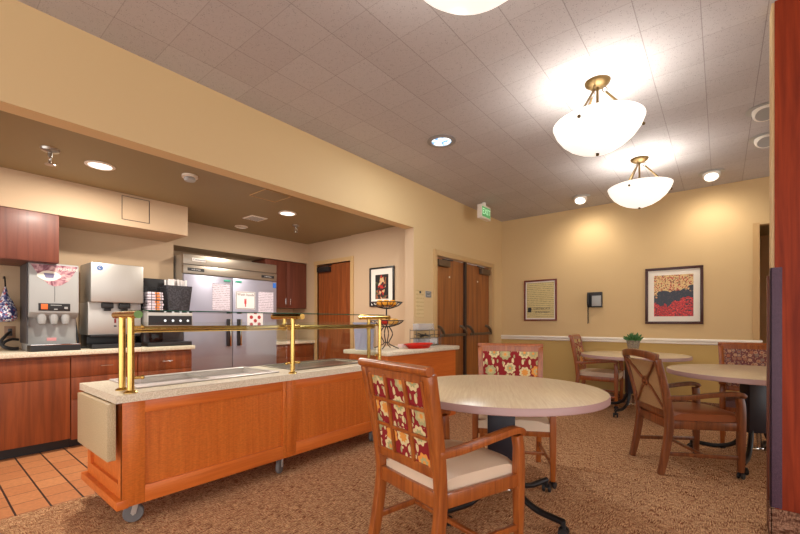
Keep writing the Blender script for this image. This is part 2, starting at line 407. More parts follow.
struct('floor', box(B(), -3.39, EX, FY, BY+.1, -.05, 0), CARPET)
struct('floor_kitchen', box(B(), -6.0, -3.39, FY, KY+.05, -.05, 0), QUARRY)
struct('ceiling', box(B(), LX-.14, EX, FY, BY+.1, H, H+.05), CEIL)
bm = B(); box(bm, LX-.14, LX, FY, 4.055, SB, H); box(bm, LX-.14, LX, 4.055, 4.51, 0, H); box(bm, LX-.14, LX, 6.33, BY+.12, 0, H); box(bm, LX-.14, LX, 4.51, 6.33, 2.19, H)
struct('wall_left', bm, WALL)
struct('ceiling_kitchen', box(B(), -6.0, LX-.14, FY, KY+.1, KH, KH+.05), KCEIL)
# back wall with an opening at its right end
bm = B(); box(bm, LX-.14, .34, BY, BY+.12, .93, H); box(bm, .34, 1.5, BY, BY+.12, 2.42, H); box(bm, 1.5, EX, BY, BY+.12, 0, H)
struct('wall_back', bm, WALL)
struct('wall_back_wainscot', box(B(), LX, .34, BY, BY+.12, 0, .93), WALL_L)
struct('wall_passage', box(B(), .1, 2.4, BY+1.4, BY+1.5, 0, H), WALL_K)
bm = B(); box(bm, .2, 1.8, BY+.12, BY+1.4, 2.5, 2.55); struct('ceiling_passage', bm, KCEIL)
struct('wall_light_block_right', box(B(), 1.55, 1.65, BY+.12, BY+1.4, 0, 2.5), WALL_K); struct('wall_light_block_left', box(B(), .1, .2, BY+.12, BY+1.4, 0, 2.5), WALL_K)  # unseen side walls, added to keep world light out of the passage
struct('floor_passage', box(B(), .2, 2.4, BY+.1, BY+1.5, -.05, 0), CARPET)
struct('shaded_wall_end', box(B(), .31, .375, BY-.008, BY+.13, 0, 2.44), FRAME)  # tan strip paints the tinted shading on the wall's end corner
bm = B(); prof = [(0, 0), (-.012, .0), (-.024, .012), (-.018, .03), (-.03, .045), (-.03, .06), (-.012, .075), (0, .075)]
prism(bm, [(a, b) for a, b in prof], LX, .40, Matrix(((0, 0, 1, 0), (1, 0, 0, BY), (0, 1, 0, .895), (0, 0, 0, 1))))
struct('trim_chair_rail', bm, WHITE)
struct('baseboard_back', box(B(), LX, .34, BY-.012, BY, 0, .13), CBASE)
bm = B(); box(bm, LX, LX+.012, 6.33, BY, 0, .13); box(bm, LX, LX+.012, 4.055, 4.50, 0, .13); struct('baseboard_left', bm, CBASE)
# right partition
PX, PY = .222, 3.05
struct('wall_right', box(B(), PX, EX, PY+.012, PY+.14, 0, H), WALL)
struct('wall_right_panel', box(B(), PX+.012, EX, PY, PY+.012, .155, H), COLW)
bm = B(); box(bm, PX-.004, EX, PY-.012, PY, 0, .155); box(bm, PX-.012, PX, PY-.012, PY+.15, 0, .155); struct('baseboard_right', bm, CBASE)
bm = B(); box(bm, PX-.006, PX+.042, PY-.006, PY-.0001, .16, 1.505, .001); box(bm, PX-.006, PX-.0001, PY-.006, PY+.05, .16, 1.505, .001)
tag(obj('corner_guard', bm, GUARD), 'plum brown plastic corner guard on the end of the red cherry partition', 'corner guard')
bm = B(); box(bm, PX-.012, PX, PY+.145, PY+.15, .0, 1.47); box(bm, PX-.012, PX, PY+.10, PY+.145, .16, 1.47, .001)
tag(obj('edge_strip', bm, CHERRY_U), 'thin brown strip covering the far edge of the red cherry partition', 'trim strip')
# kitchen walls
struct('wall_kitchen', box(B(), -6.0, KW, FY, 2.075, 0, KH), WALL_K)
struct('wall_alcove', box(B(), -6.0, AW, 2.06, KY+.1, 0, KH), WALL_K)
bm = B(); box(bm, AW, -5.20, KY, KY+.1, 0, KH); box(bm, -4.375, LX-.14, KY-.03, KY+.1, 0, KH); box(bm, -5.20, -4.375, KY, KY+.1, 2.14, KH)
struct('wall_end', bm, WALL_K)
struct('wall_bulkhead', box(B(), KW, -4.76, FY, 2.0, 2.19, KH), WALL_K)
struct('wall_bulkhead_fridge', box(B(), AW, -5.46, 2.06, KY, 2.19, KH), WALL_K)
struct('trim_jamb', box(B(), LX-.141, LX-.001, 4.052, 4.0555, 0, SB), WALL_K)
bm = B(); box(bm, -4.3, LX-.14, KY-.042, KY-.03, 0, .1); struct('baseboard_end', bm, CBASE)

# single kitchen door
d = sempty('door_1', (0, 0, 0))
bm = B(); box(bm, -5.26, -5.20, KY-.015, KY+.1, 0, 2.2); box(bm, -4.375, -4.31, KY-.045, KY+.1, 0, 2.2); box(bm, -5.26, -4.31, KY-.03, KY+.1, 2.14, 2.2)
obj('door_frame', bm, FRAME, d)
obj('door_leaf', box(B(), -5.195, -4.38, KY+.02, KY+.065, .01, 2.13), DOORK, d)
c = obj('door_closer', box(B(), -5.16, -4.88, KY-.05, KY+.02, 2.01, 2.09, .004), BLACKP, d)
bm = B(); tube(bm, (-5.15, KY-.03, 2.10), (-4.84, KY-.005, 2.118), .007, 8); obj('closer_arm', bm, BLACKP, c)
# double door
d = sempty('door_2')
bm = B()
for y0, y1 in ((4.50, 4.575), (6.265, 6.34)): box(bm, LX-.13, LX+.02, y0, y1, 0, 2.2, .003)
box(bm, LX-.13, LX+.02, 4.575, 6.265, 2.125, 2.2, .003)
for y0, y1 in ((4.575, 4.59), (6.25, 6.265)): box(bm, LX-.06, LX-.045, y0, y1, 0, 2.125)
obj('door_frame', bm, FRAME, d)
obj('mullion', box(B(), LX-.055, LX-.01, 5.385, 5.435, 0, 2.125), plain('dark_bronze', (64, 50, 44), .5, .3), d)
BRONZE = plain('bronze_hardware', (110, 92, 74), .4, .6)
for i, (y0, y1, hy) in enumerate(((4.58, 5.385, 5.30), (5.435, 6.26, 5.52))):
    L = obj('door_leaf', box(B(), LX-.09, LX-.045, y0, y1, .01, 2.115), DOORW, d)
    cy = y0+.04 if i == 0 else y1-.36
    obj('door_closer', box(B(), LX-.045, LX+.015, cy, cy+.30, 1.99, 2.08, .004), BRONZE, L)
    bm = B(); tube(bm, (LX+.005, cy+.1, 2.085), (LX-.02, cy+.42 if i == 0 else cy-.1, 2.105), .008, 8); obj('closer_arm', bm, BLACKP, L)
    bm = B(); box(bm, LX+.015, LX+.04, y0+.06, y1-.06, .99, 1.03, .006)
    ee = (hy, y0+.10) if i == 0 else (hy, y1-.12)
    for e in ee:
        sweep(bm, spline([(LX-.045, e-.02, 1.14), (LX+.0, e, 1.12), (LX+.03, e+.03, 1.06), (LX+.03, e+.05, 1.0)], 5), (.018, .012), (0, 1, 0))
    obj('panic_bar', softbev(bm, .002), BRONZE, L)
    obj('door_viewer', lathe(B(), [(.014, 0), (.014, .006)], (0, 0, 0), 16), WHITE, L, (LX-.045, (y0+y1)/2, 1.86), (0, PI/2, 0))

# ------------------------------------------------------------------ cabinets on the kitchen's left wall
def pull(parent, x, y, z, w=.10, vert=False):
    if vert: pts = [(x, y, z-w/2), (x+.03, y, z-w/2), (x+.03, y, z+w/2), (x, y, z+w/2)]
    else: pts = [(x, y-w/2, z), (x+.03, y-w/2, z), (x+.03, y+w/2, z), (x, y+w/2, z)]
    return obj('handle', sweep(B(), pts, .0045, (0, 0, 1) if not vert else (0, 1, 0), 8), CHROME, parent)
def base_cab(name, label, x0, x1, y0, y1, top, drawers=(), doors=1, wood_=CHERRY, handles=True, group=None):
    t = thing(name, label, 'cabinet', (0, 0, 0), 0, group)
    bm = B(); box(bm, x0, x1-.02, y0, y1, .10, top)
    obj('body', bm, wood_, t)
    obj('toe_kick', box(B(), x0, x1-.09, y0, y1, 0, .0995), BLACKP, t)
    z = top-.02
    for h in drawers:
        dr = obj('drawer', box(B(), x1-.02, x1, y0+.003, y1-.003, z-h, z-.004, .002), wood_, t)
        if handles: pull(dr, x1, (y0+y1)/2, z-h/2, .1)
        z -= h
    if doors:
        w = (y1-y0)/doors
        for k in range(doors):
            dr = obj('door', box(B(), x1-.02, x1, y0+k*w+.003, y0+(k+1)*w-.003, .10, z-.004, .002), wood_, t)
    return t
base_cab('base_cabinet', 'wide cherry base cabinet at far left, under the grey drink dispenser', KW+.03, -4.77, -.62, .945, .885, (.19,), 1, handles=False)
base_cab('base_cabinet', 'cherry base cabinet of stacked drawers under the steel ice dispenser', KW+.03, -4.77, .948, 1.50, .885, (.19, .21, .38), 0)
base_cab('base_cabinet', 'cherry base cabinet of stacked drawers at the counter end beside the fridge', KW+.03, -4.77, 1.503, 2.05, .885, (.19, .21, .38), 0)
bm = B(); box(bm, KW, -4.74, -.64, 2.075, .886, .93, .006)
tag(obj('worktop', bm, STONE), 'long speckled beige worktop carrying the drink dispensers', 'countertop')
t = thing('wall_cabinet', 'dark cherry wall cabinet at upper left above the grey dispenser', 'cabinet')
obj('body', box(B(), KW, -4.79, -.6, .865, 1.745, 2.19), CHERRY_U, t); obj('door', box(B(), -4.79, -4.77, -.6, .862, 1.748, 2.188, .002), CHERRY_U, t)
# right of the fridge
t = thing('wall_cabinet', 'dark cherry wall cabinet with two doors between fridge and kitchen door', 'cabinet')
obj('body', box(B(), AW, -5.50, 3.45, 4.235, 1.43, 2.18), CHERRY_U, t)
for y0, y1, hy in ((3.45, 3.84, 3.80), (3.843, 4.235, 3.89)):
    dr = obj('door', box(B(), -5.50, -5.48, y0, y1-.003, 1.43, 2.18, .002), CHERRY_U, t); pull(dr, -5.48, hy, 1.53, .09, True)
base_cab('base_cabinet', 'small cherry base cabinet between the steel fridge and the kitchen door', AW+.03, -5.27, 3.45, 4.22, .85, (.19,), 2)
tag(obj('worktop', box(B(), AW, -5.24, 3.43, 4.235, .852, .895, .006), STONE), 'short speckled worktop right of the steel fridge', 'countertop')
bm = B(); sweep(bm, spline([(-5.6, 3.62, .895), (-5.6, 3.62, 1.25), (-5.57, 3.62, 1.33), (-5.5, 3.62, 1.34), (-5.44, 3.62, 1.27)], 6), .012, (0, 1, 0), 10); lathe(bm, [(.03, 0), (.026, .02)], (-5.6, 3.62, .895), 16)
tag(obj('faucet', bm, BLACKP), 'dark gooseneck tap on the worktop beside the fridge', 'faucet')

# ------------------------------------------------------------------ fridge
t = thing('reach_in_fridge', 'tall stainless two-door commercial fridge with notices taped on it', 'refrigerator')
FX = -5.1
bm = B(); box(bm, AW+.01, FX-.05, 2.095, 3.40, .12, 2.04, .004); obj('body', bm, STEELB, t)
bm = B(); box(bm, FX-.05, FX-.005, 2.09, 3.40, 1.915, 2.04, .004); box(bm, FX-.05, FX, 2.09, 3.40, 1.80, 1.908, .004); hd = obj('header_panel', bm, plain('header_steel', (164, 152, 138), .36, .85), t)
bd = obj('badge', box(B(), FX-.005, FX+.003, 2.195, 2.36, 1.958, 2.0, .001), WHITE, hd)
obj('badge_text', face_x(text('Continental', .032, .001), (FX+.004, 2.278, 1.979)), plain('badge_blue', (60, 70, 120), .4), hd)
for y in (2.24, 3.25):
    obj('lock_plate', box(B(), FX, FX+.006, y-.10, y+.10, 1.835, 1.872), BLACKP, hd)
    obj('plate_text', face_x(text('A-100  Freezer', .018, .001), (FX+.007, y, 1.853)), PAPER, hd)
for y0, y1, hy in ((2.095, 2.715, 2.655), (2.722, 3.395, 2.80)):
    dr = obj('door', box(B(), FX-.05, FX, y0, y1, .15, 1.79, .005), STEELD, t)
    h = obj('handle', box(B(), FX, FX+.03, hy-.022, hy+.012, .88, 1.24, .005), BLACKP, dr)
    obj('handle_trim', box(B(), FX, FX+.035, hy+.014, hy+.034, .88, 1.24, .003), CHROME, dr)
for x in (-5.75, -5.2):
    for y in (2.15, 3.34): obj('foot', box(B(), x-.03, x+.03, y-.03, y+.03, 0, .12), BLACKP, t)
NOTE_Y = textlines('notice_print', (218, 208, 218), (146, 134, 148), 42.)
def sheet(label, y0, y1, z0, z1, m=NOTE_Y, group=None):
    o = thing('paper_notice', label, 'notice', (0, 0, 0), 0, group)
    obj('sheet', box(B(), FX+.0005, FX+.003, y0, y1, z0, z1), m, o); return o
sheet('printed notice taped on the left fridge door', 2.445, 2.68, 1.355, 1.70)
o = sheet('white sign with a red hand drawing high on the right fridge door', 2.76, 3.05, 1.375, 1.62, PAPER)
obj('heading', face_x(text('Wash hands', .05, .0006), (FX+.0036, 2.905, 1.575)), DARKG, o)
obj('border', sweep(B(), [(FX+.003, 2.77, 1.385), (FX+.003, 3.04, 1.385), (FX+.003, 3.04, 1.61), (FX+.003, 2.77, 1.61)], .003, (1, 0, 0), 4, False, True), DARKG, o)
bm = B(); box(bm, FX+.003, FX+.0045, 2.885, 2.915, 1.45, 1.50); box(bm, FX+.003, FX+.0045, 2.895, 2.91, 1.41, 1.45); [box(bm, FX+.003, FX+.0045, 2.885+.009*k, 2.891+.009*k, 1.5, 1.52) for k in range(4)]
obj('hand_drawing', bm, plain('sign_red', (196, 60, 60), .6), o)
sheet('printed notice taped at the right edge of the right fridge door', 3.10, 3.34, 1.33, 1.63)
o = sheet('small white sign with red drawings below the others on the right fridge door', 2.93, 3.17, 1.10, 1.335, PAPER)
bm = B()
for dy, dz in ((-.06, .05), (.06, .05), (-.06, -.05), (.06, -.05), (0, 0)): bmesh.ops.create_circle(bm, cap_ends=True, radius=.026, segments=16, matrix=Matrix.Translation((FX+.0036, 3.05+dy, 1.217+dz)) @ Matrix.Rotation(PI/2, 4, 'Y'))
obj('drawings', bm, plain('sign_red_dark', (170, 50, 56), .6), o)
for y in (2.64, 2.80):
    tag(obj('magnet', box(B(), FX+.003 if y < 2.7 else FX+.0001, FX+.009, y-.045, y+.045, 1.735, 1.76, .002), plain('teal_magnet', (70, 170, 140), .4)), 'small teal strip magnet at the top of the %s fridge door' % ('left' if y < 2.7 else 'right'), 'magnet')
tag(obj('sticker', box(B(), FX+.0001, FX+.002, 3.335, 3.385, 1.70, 1.77), plain('blue_sticker', (50, 110, 200), .4)), 'blue rating sticker at the top right corner of the fridge', 'sticker')

# ------------------------------------------------------------------ worktop appliances
# grey drink dispenser
t = thing('drink_dispenser', 'grey hot drink dispenser with mauve label at left end of worktop', 'drink dispenser')
X1 = -4.88
poly = [(-5.28, .93), (-4.98, .93), (-4.98, 1.235), (-4.93, 1.245), (X1, 1.29), (X1, 1.735), (-4.90, 1.752), (-5.28, 1.752)]
M = Matrix(((1, 0, 0, 0), (0, 0, 1, 0), (0, 1, 0, 0), (0, 0, 0, 1)))
bm = prism(B(), poly, .672, 1.03, M); obj('body', softbev(bm, .004), GREYL, t)
obj('side_panel', box(B(), -5.27, -4.93, .662, .673, 1.0, 1.74), DARKG, t)
lb = obj('label_panel', prism(B(), [(.68, 1.735), (1.022, 1.735), (1.0, 1.68), (.95, 1.59), (.90, 1.55), (.85, 1.535), (.81, 1.55), (.76, 1.60), (.71, 1.68)], X1, X1+.002, Matrix(((0, 0, 1, 0), (1, 0, 0, 0), (0, 1, 0, 0), (0, 0, 0, 1)))), SWIRL, t)
bm = B(); prism(bm, [(.81+.075*math.cos(a)*(1 if abs(math.cos(a)) < .9 else 1.15), 1.632+.048*math.sin(a)) for a in [2*PI*k/24 for k in range(24)]], X1+.002, X1+.004, Matrix(((0, 0, 1, 0), (1, 0, 0, 0), (0, 1, 0, 0), (0, 0, 0, 1))))
obj('oval', bm, WHITE, lb)
obj('cup_drawing', prism(B(), [(.77, 1.655), (.85, 1.655), (.84, 1.612), (.785, 1.612)], X1+.004, X1+.005, Matrix(((0, 0, 1, 0), (1, 0, 0, 0), (0, 1, 0, 0), (0, 0, 0, 1)))), plain('violet_grey', (120, 116, 150), .5), lb)
obj('lettering', face_x(text('PREMIUM', .036, .0008), (X1+.003, .945, 1.70)), WHITE, lb)
cp = obj('control_panel', box(B(), X1, X1+.006, .735, .965, 1.305, 1.375, .003), BLACKP, t)
bm = B(); box(bm, X1+.006, X1+.010, .752, .80, 1.318, 1.368, .002); obj('orange_button', bm, plain('orange_button', (226, 110, 50), .4), cp)
bm = B(); box(bm, X1+.006, X1+.009, .82, .90, 1.355, 1.361); box(bm, X1+.006, X1+.009, .92, .945, 1.325, 1.345); box(bm, X1+.006, X1+.009, .845, .87, 1.315, 1.325); obj('button', bm, GREYL, cp)
obj('seam', box(B(), X1, X1+.002, .849, .852, 1.39, 1.535), DARKG, t)
for y in (.765, .85, .935):
    bm = lathe(B(), [(.012, -.085), (.026, -.075), (.034, -.03), (.034, .0), (.03, .03)], (-4.925, y, 1.26), 16); obj('spout', bm, GREYL, t)
obj('sticker', box(B(), -4.98, -4.978, .81, .88, 1.02, 1.05), plain('pink_sticker', (220, 150, 150), .5), t)
bm = B(); box(bm, -4.98, -4.80, .672, 1.03, .93, .985, .004); dt = obj('drip_tray', bm, BLACKP, t)
bm = B(); box(bm, -4.82, -4.80, .672, 1.03, .986, .996, .001); obj('tray_rim', bm, CHROME, dt)
# ice dispenser
t = thing('ice_dispenser', 'stainless ice and water dispenser with round blue logo, beside the grey dispenser', 'ice dispenser')
bm = B(); box(bm, -5.26, -4.86, 1.12, 1.585, 1.40, 1.80, .012); obj('head', bm, STEELB, t)
bm = B(); box(bm, -5.26, -4.93, 1.115, 1.58, 1.07, 1.40, .004); obj('body', bm, STEELB, t)
bm = B(); box(bm, -5.26, -5.05, 1.13, 1.565, .93, 1.07, .004); obj('back_panel', bm, BLACKP, t)
bm = B(); box(bm, -5.05, -4.86, 1.13, 1.565, .93, .975, .005); box(bm, -5.05, -4.9, 1.13, 1.565, 1.05, 1.07, .003); obj('drip_tray', bm, BLACKP, t)
for y in (1.27, 1.42):
    bm = B(); box(bm, -4.93, -4.88, y-.05, y+.05, 1.34, 1.40, .01); box(bm, -4.92, -4.895, y-.03, y+.03, 1.315, 1.34, .006); obj('spout', bm, BLACKP, t)
lg = obj('logo', lathe(B(), [(.026, 0), (.026, .002)], (0, 0, 0), 20), plain('logo_blue', (60, 100, 160), .4), t, (-4.8605, 1.195, 1.745), (0, PI/2, 0))
obj('logo_mark', face_x(text('C', .036, .001), (-4.857, 1.195, 1.745)), WHITE, t)
obj('switch', box(B(), -4.93, -4.925, 1.335, 1.352, 1.19, 1.235), plain('switch_red', (120, 20, 20), .4), t)
obj('switch_plate', box(B(), -4.93, -4.928, 1.332, 1.355, 1.15, 1.165), BLACKP, t)
# brewer
t = thing('coffee_machine', 'low black and steel coffee machine with row of knobs on the worktop end', 'coffee machine')
bm = B(); box(bm, -5.25, -4.80, 1.61, 2.065, .931, .975, .006); obj('base', bm, BLACKP, t)
bm = B(); box(bm, -5.25, -5.0, 1.63, 2.05, .975, 1.14, .004); obj('column', bm, DARKG, t)
bm = B(); box(bm, -5.25, -4.80, 1.60, 2.07, 1.14, 1.305, .006); hd = obj('head', bm, STEELB, t)
obj('fascia', box(B(), -4.80, -4.796, 1.61, 2.06, 1.165, 1.27), BLACKP, hd)
for y in (1.77, 1.85, 1.93, 2.01):
    obj('knob', lathe(B(), [(.016, 0), (.013, .014)], (0, 0, 0), 14), CHROME, hd, (-4.796, y, 1.215), (0, PI/2, 0))
bm = lathe(B(), [(.06, 0), (.07, .03), (.065, .10), (.05, .14), (.05, .155)], (0, 0, 0), 20); c = obj('carafe', bm, glass('smoky_glass', (70, 60, 56)), t, (-4.9, 1.72, .977))
# wire basket with packets
t = thing('wire_basket', 'black wire basket holding wrapped packets on top of the coffee machine', 'basket')
bm = B(); x0, x1, y0, y1, z0, z1 = -5.02, -4.82, 1.60, 1.79, 1.306, 1.58
for z in (z0+.004, (z0+z1)/2, z1): sweep(bm, [(x0, y0, z), (x1, y0, z), (x1, y1, z), (x0, y1, z)], .0035, (0, 0, 1), 6, False, True)
for k in range(5):
    y = y0+(y1-y0)*k/4; tube(bm, (x1, y, z0), (x1, y, z1), .0025, 6); tube(bm, (x0, y, z0), (x0, y, z1), .0025, 6); tube(bm, (x0, y, z0+.004), (x1, y, z0+.004), .0025, 6)
for k in range(1, 6):
    x = x0+(x1-x0)*k/6; tube(bm, (x, y0, z0), (x, y0, z1), .0025, 6); tube(bm, (x, y1, z0), (x, y1, z1), .0025, 6)
obj('wire_frame', bm, BLACK, t)
PK = plain('packet_white', (226, 214, 224), .5); PO = plain('packet_orange', (236, 140, 60), .5)
for k in range(7):
    p_ = thing('packet', ['white wrapped packet with orange band lying at the bottom of the wire basket',
        'white wrapped packet with orange band in the wire basket, second from bottom', 'white wrapped packet with orange band in the wire basket, third from bottom',
        'white wrapped packet with orange band halfway up the wire basket', 'white wrapped packet with orange band in the wire basket, third from top',
        'white wrapped packet with orange band in the wire basket, second from top', 'white wrapped packet with orange band topmost in the wire basket'][k], 'packet', (0, 0, 0), 0, 'packets in the wire basket')
    z = 1.316+.031*k; j = random.uniform(-.008, .008)
    obj('wrapper', box(B(), -5.0, -4.828, 1.62+j, 1.772+j, z, z+.027, .008), PK, p_); obj('band', box(B(), -4.829, -4.826, 1.69+j, 1.735+j, z+.003, z+.024), PO, p_)
# black bins
t = thing('utensil_bin', 'tall black plastic bin full of white sleeved straws on the coffee machine', 'bin', (-4.94, 1.94, 1.306))
bm = B()
for a, b_ in (((-.085, -.10), (.085, .10)),):
    prism(bm, rrect(-.09, .085, -.11, .12, .02), 0, .31)
for v in bm.verts:
    if v.co.z > .1: v.co.x *= 1.2; v.co.y *= 1.27
obj('bin', bm, speckle('black_speckled_plastic', (64, 60, 66), (30, 28, 32), 60, .35), t)
tag(obj('black_crate', box(B(), -5.30, -5.07, 1.64, 2.06, 1.306, 1.70, .01), BLACKP), 'large black box standing behind the wire basket and the straw bin', 'crate')
straw = thing('straw', 'white sleeved straw standing in the black bin', 'straw', (-5.0, 1.9, 1.50), 0, 'straws in the black bin')
obj('sleeve', tube(B(), (0, 0, .22), (0, 0, .385), .011, 6), PAPER, straw)
k = 0
for i in range(5):
    for j in range(7):
        r = straw if k == 0 else dup(straw, (0, 0, 0)); k += 1
        r.location = (-4.995+.025*i, 1.86+.026*j, 1.306); r.rotation_euler = (random.uniform(-.14, .14), random.uniform(-.08, .10), 0)
# bag on the left, cable, outlets
bm = B(); ring = [(.005, .0), (.02, -.06), (.045, -.14), (.075, -.22), (.088, -.29), (.06, -.32), (.02, -.325)]; lathe(bm, ring, (0, 0, 0), 14)
for v in bm.verts: v.co += Vector((random.uniform(-.006, .006), random.uniform(-.006, .006), random.uniform(-.006, .006)))
wb = tag(obj('wrapper_bag', bm, BLUEDOT, None, (-5.22, .555, 1.53)), 'hanging clear bag of blue and white wrappers at the far left wall', 'bag')
obj('hook', sweep(B(), spline([(-.13, 0, .09), (-.06, 0, .10), (-.02, 0, .06), (0, 0, -.01)], 5), .006, (0, 1, 0), 8), BLACK, wb)
bm = B(); sweep(bm, spline([(-5.335, .60, 1.10), (-5.27, .57, 1.08), (-5.25, .53, 1.02), (-5.24, .54, .975), (-5.23, .60, .95), (-5.22, .648, .95)], 8), .013, (1, 0, 0), 8)
sweep(bm, spline([(-5.26, .65, 1.03), (-5.25, .60, 1.035), (-5.23, .55, 1.01), (-5.22, .54, .97), (-5.2, .58, .946), (-5.18, .64, .946)], 8), .012, (1, 0, 0), 8)
tag(obj('power_cable', bm, BLACKP), 'coiled black cable on the worktop left of the grey dispenser', 'cable')
for y, z, lab in ((.60, 1.10, 'brown wall outlet at far left above the coiled black cable'), (.71, 1.10, 'brown wall outlet right behind the grey dispenser'), (1.08, 1.07, 'steel wall outlet between the two dispensers')):
    o = thing('wall_outlet', lab, 'outlet'); pl = obj('plate', box(B(), KW+.0002, KW+.008, y-.04, y+.04, z-.06, z+.06, .002), plain('outlet_brown', (150, 112, 84), .4) if y < 1 else STEELB, o)
    obj('socket', box(B(), KW+.008, KW+.011, y-.015, y+.015, z-.035, z+.035, .004), DARKG, pl)
bm = B(); sweep(bm, spline([(-5.22, 1.05, 1.4), (-5.1, 1.07, 1.0), (-5.05, 1.06, .95), (-4.98, 1.08, .945), (-5.0, 1.12, .945)], 8), .01, (0, 0, 1), 8)
tag(obj('water_hose', bm, BLACKP), 'black hose running down between the two dispensers', 'hose')

# ------------------------------------------------------------------ serving cart
t = thing('serving_cart', 'long orange wood serving cart on casters with speckled top', 'serving cart')
x0, x1, y0, y1, zb, zt = -3.37, -2.66, .76, 3.04, .13, .74
bm = B(); box(bm, x0+.01, x1-.03, y0+.03, y1, zb+.02, zt); obj('body', bm, CART2, t)
for a, b_ in ((y0, 1.86), (1.862, y1)):
    bm = B(); box(bm, x1-.03, x1-.014, a, b_, zb+.02, zt)
    pn = obj('front_panel', bm, CART, t)
    bm = B(); s = .115 if a < 1 else .09
    e_ = b_-(.03 if a < 1 else .09)
    obj('stile', box(B(), x1-.014, x1, a, a+s, zb, zt-.002, .001), CART, pn); obj('stile', box(B(), x1-.014, x1, e_, b_, zb, zt-.002, .001), CART, pn)
    obj('rail', box(B(), x1-.014, x1, a+s, e_, zt-.075, zt-.002, .001), CART2, pn); obj('rail', box(B(), x1-.014, x1, a+s, e_, zb, zb+.10, .001), CART2, pn)
bm = B(); box(bm, x0, x0+.07, y0, y0+.03, zb+.04, zt); box(bm, x1-.08, x1-.014, y0, y0+.03, zb+.04, zt); box(bm, x0+.07, x1-.08, y0, y0+.03, zb+.04, zb+.12); box(bm, x0+.07, x1-.08, y0+.018, y0+.03, zb+.1, zt)
obj('end_frame', bm, CART2, t)
obj('bumper', box(B(), x0-.03, x1+.003, y0-.03, y0+.03, zb-.005, zb+.045, .003), CART2, t)
# top with two wells
W1, W2 = (.90, 1.88), (2.08, 2.96); wx0, wx1 = -3.34, -2.84
bm = B(); zt0, zt1 = .74, .785; X0, X1 = x0-.02, x1+.03; Y0, Y1 = y0-.04, y1+.02
for (a, b_, c_, d_) in ((X0, X1, Y0, W1[0]), (X0, X1, W1[1], W2[0]), (X0, X1, W2[1], Y1), (X0, wx0, W1[0], W1[1]), (wx1, X1, W1[0], W1[1]), (X0, wx0, W2[0], W2[1]), (wx1, X1, W2[0], W2[1])):
    box(bm, a, b_, c_, d_, zt0, zt1)
bmesh.ops.remove_doubles(bm, verts=bm.verts, dist=.0005)
obj('top', bm, STONE, t)
bm = B(); a, b_ = W1
sweep(bm, [(wx0-.01, a-.01, zt1+.006), (wx1+.01, a-.01, zt1+.006), (wx1+.01, b_+.01, zt1+.006), (wx0-.01, b_+.01, zt1+.006)], (.022, .007), (0, 0, 1), 8, False, True)
box(bm, wx0, wx1, a, b_, .742, .746); box(bm, wx0, wx0+.003, a, b_, .746, zt1); box(bm, wx1-.003, wx1, a, b_, .746, zt1); box(bm, wx0, wx1, a, a+.003, .746, zt1); box(bm, wx0, wx1, b_-.003, b_, .746, zt1)
wl = obj('steam_well', bm, plain('well_steel', (216, 206, 202), .4, .3), t)
bm = B(); box(bm, wx0+.01, wx1-.01, 1.38, 1.395, zt1-.02, zt1+.002, .003); obj('well_divider', bm, STEELB, wl)
bm = B(); a, b_ = W2
sweep(bm, [(wx0-.01, a-.01, zt1+.005), (wx1+.01, a-.01, zt1+.005), (wx1+.01, b_+.01, zt1+.005), (wx0-.01, b_+.01, zt1+.005)], (.02, .006), (0, 0, 1), 8, False, True)
box(bm, wx0, wx1, a, b_, zt1-.012, zt1-.006); cl = obj('cold_plate', bm, STEEL, t)
CASTG = plain('caster_rubber', (110, 106, 106), .6)
def caster(parent, x, y, r=.055, top=.13, wm=CASTG, hm=STEELB, ang=0):
    M = Matrix.Translation((x, y, 0)) @ Matrix.Rotation(ang, 4, 'Z')
    bm = B(); box(bm, -.035, .035, -.03, .03, top-.006, top); sweep(bm, [(-.005, -.022, top-.03), (-.02, -.022, r)], (.014, .003), (0, 1, 0)); sweep(bm, [(-.005, .022, top-.03), (-.02, .022, r)], (.014, .003), (0, 1, 0)); box(bm, -.02, .015, -.025, .025, top-.035, top-.02); tube(bm, (-.02, -.028, r), (-.02, .028, r), .008, 10); tube(bm, (0, 0, top-.02), (0, 0, top), .02, 12)
    bmesh.ops.transform(bm, matrix=M, verts=bm.verts); c = obj('caster', bm, hm, parent)
    bm = B(); lathe(bm, [(r*.35, -.016), (r*.9, -.016), (r, -.010), (r, .010), (r*.9, .016), (r*.35, .016)], (0, 0, 0), 24)
    bmesh.ops.transform(bm, matrix=M @ Matrix.Translation((-.02, 0, r)) @ Matrix.Rotation(PI/2, 4, 'X'), verts=bm.verts); obj('wheel', bm, wm, c)
for x in (-2.74, -3.32):
    for y, an in ((.86, 1.2), (1.86, 2.2), (2.94, 1.9)): caster(t, x, y, .055, .15, ang=an)
lf = obj('drop_shelf', box(B(), -3.30, -2.68, .69, .735, .41, .735, .004), SLAB, t)
bm = B(); [box(bm, x-.01, x+.01, .735, .762, .66, .73) for x in (-3.3, -2.8)]; obj('hinge', bm, STEELB, lf)
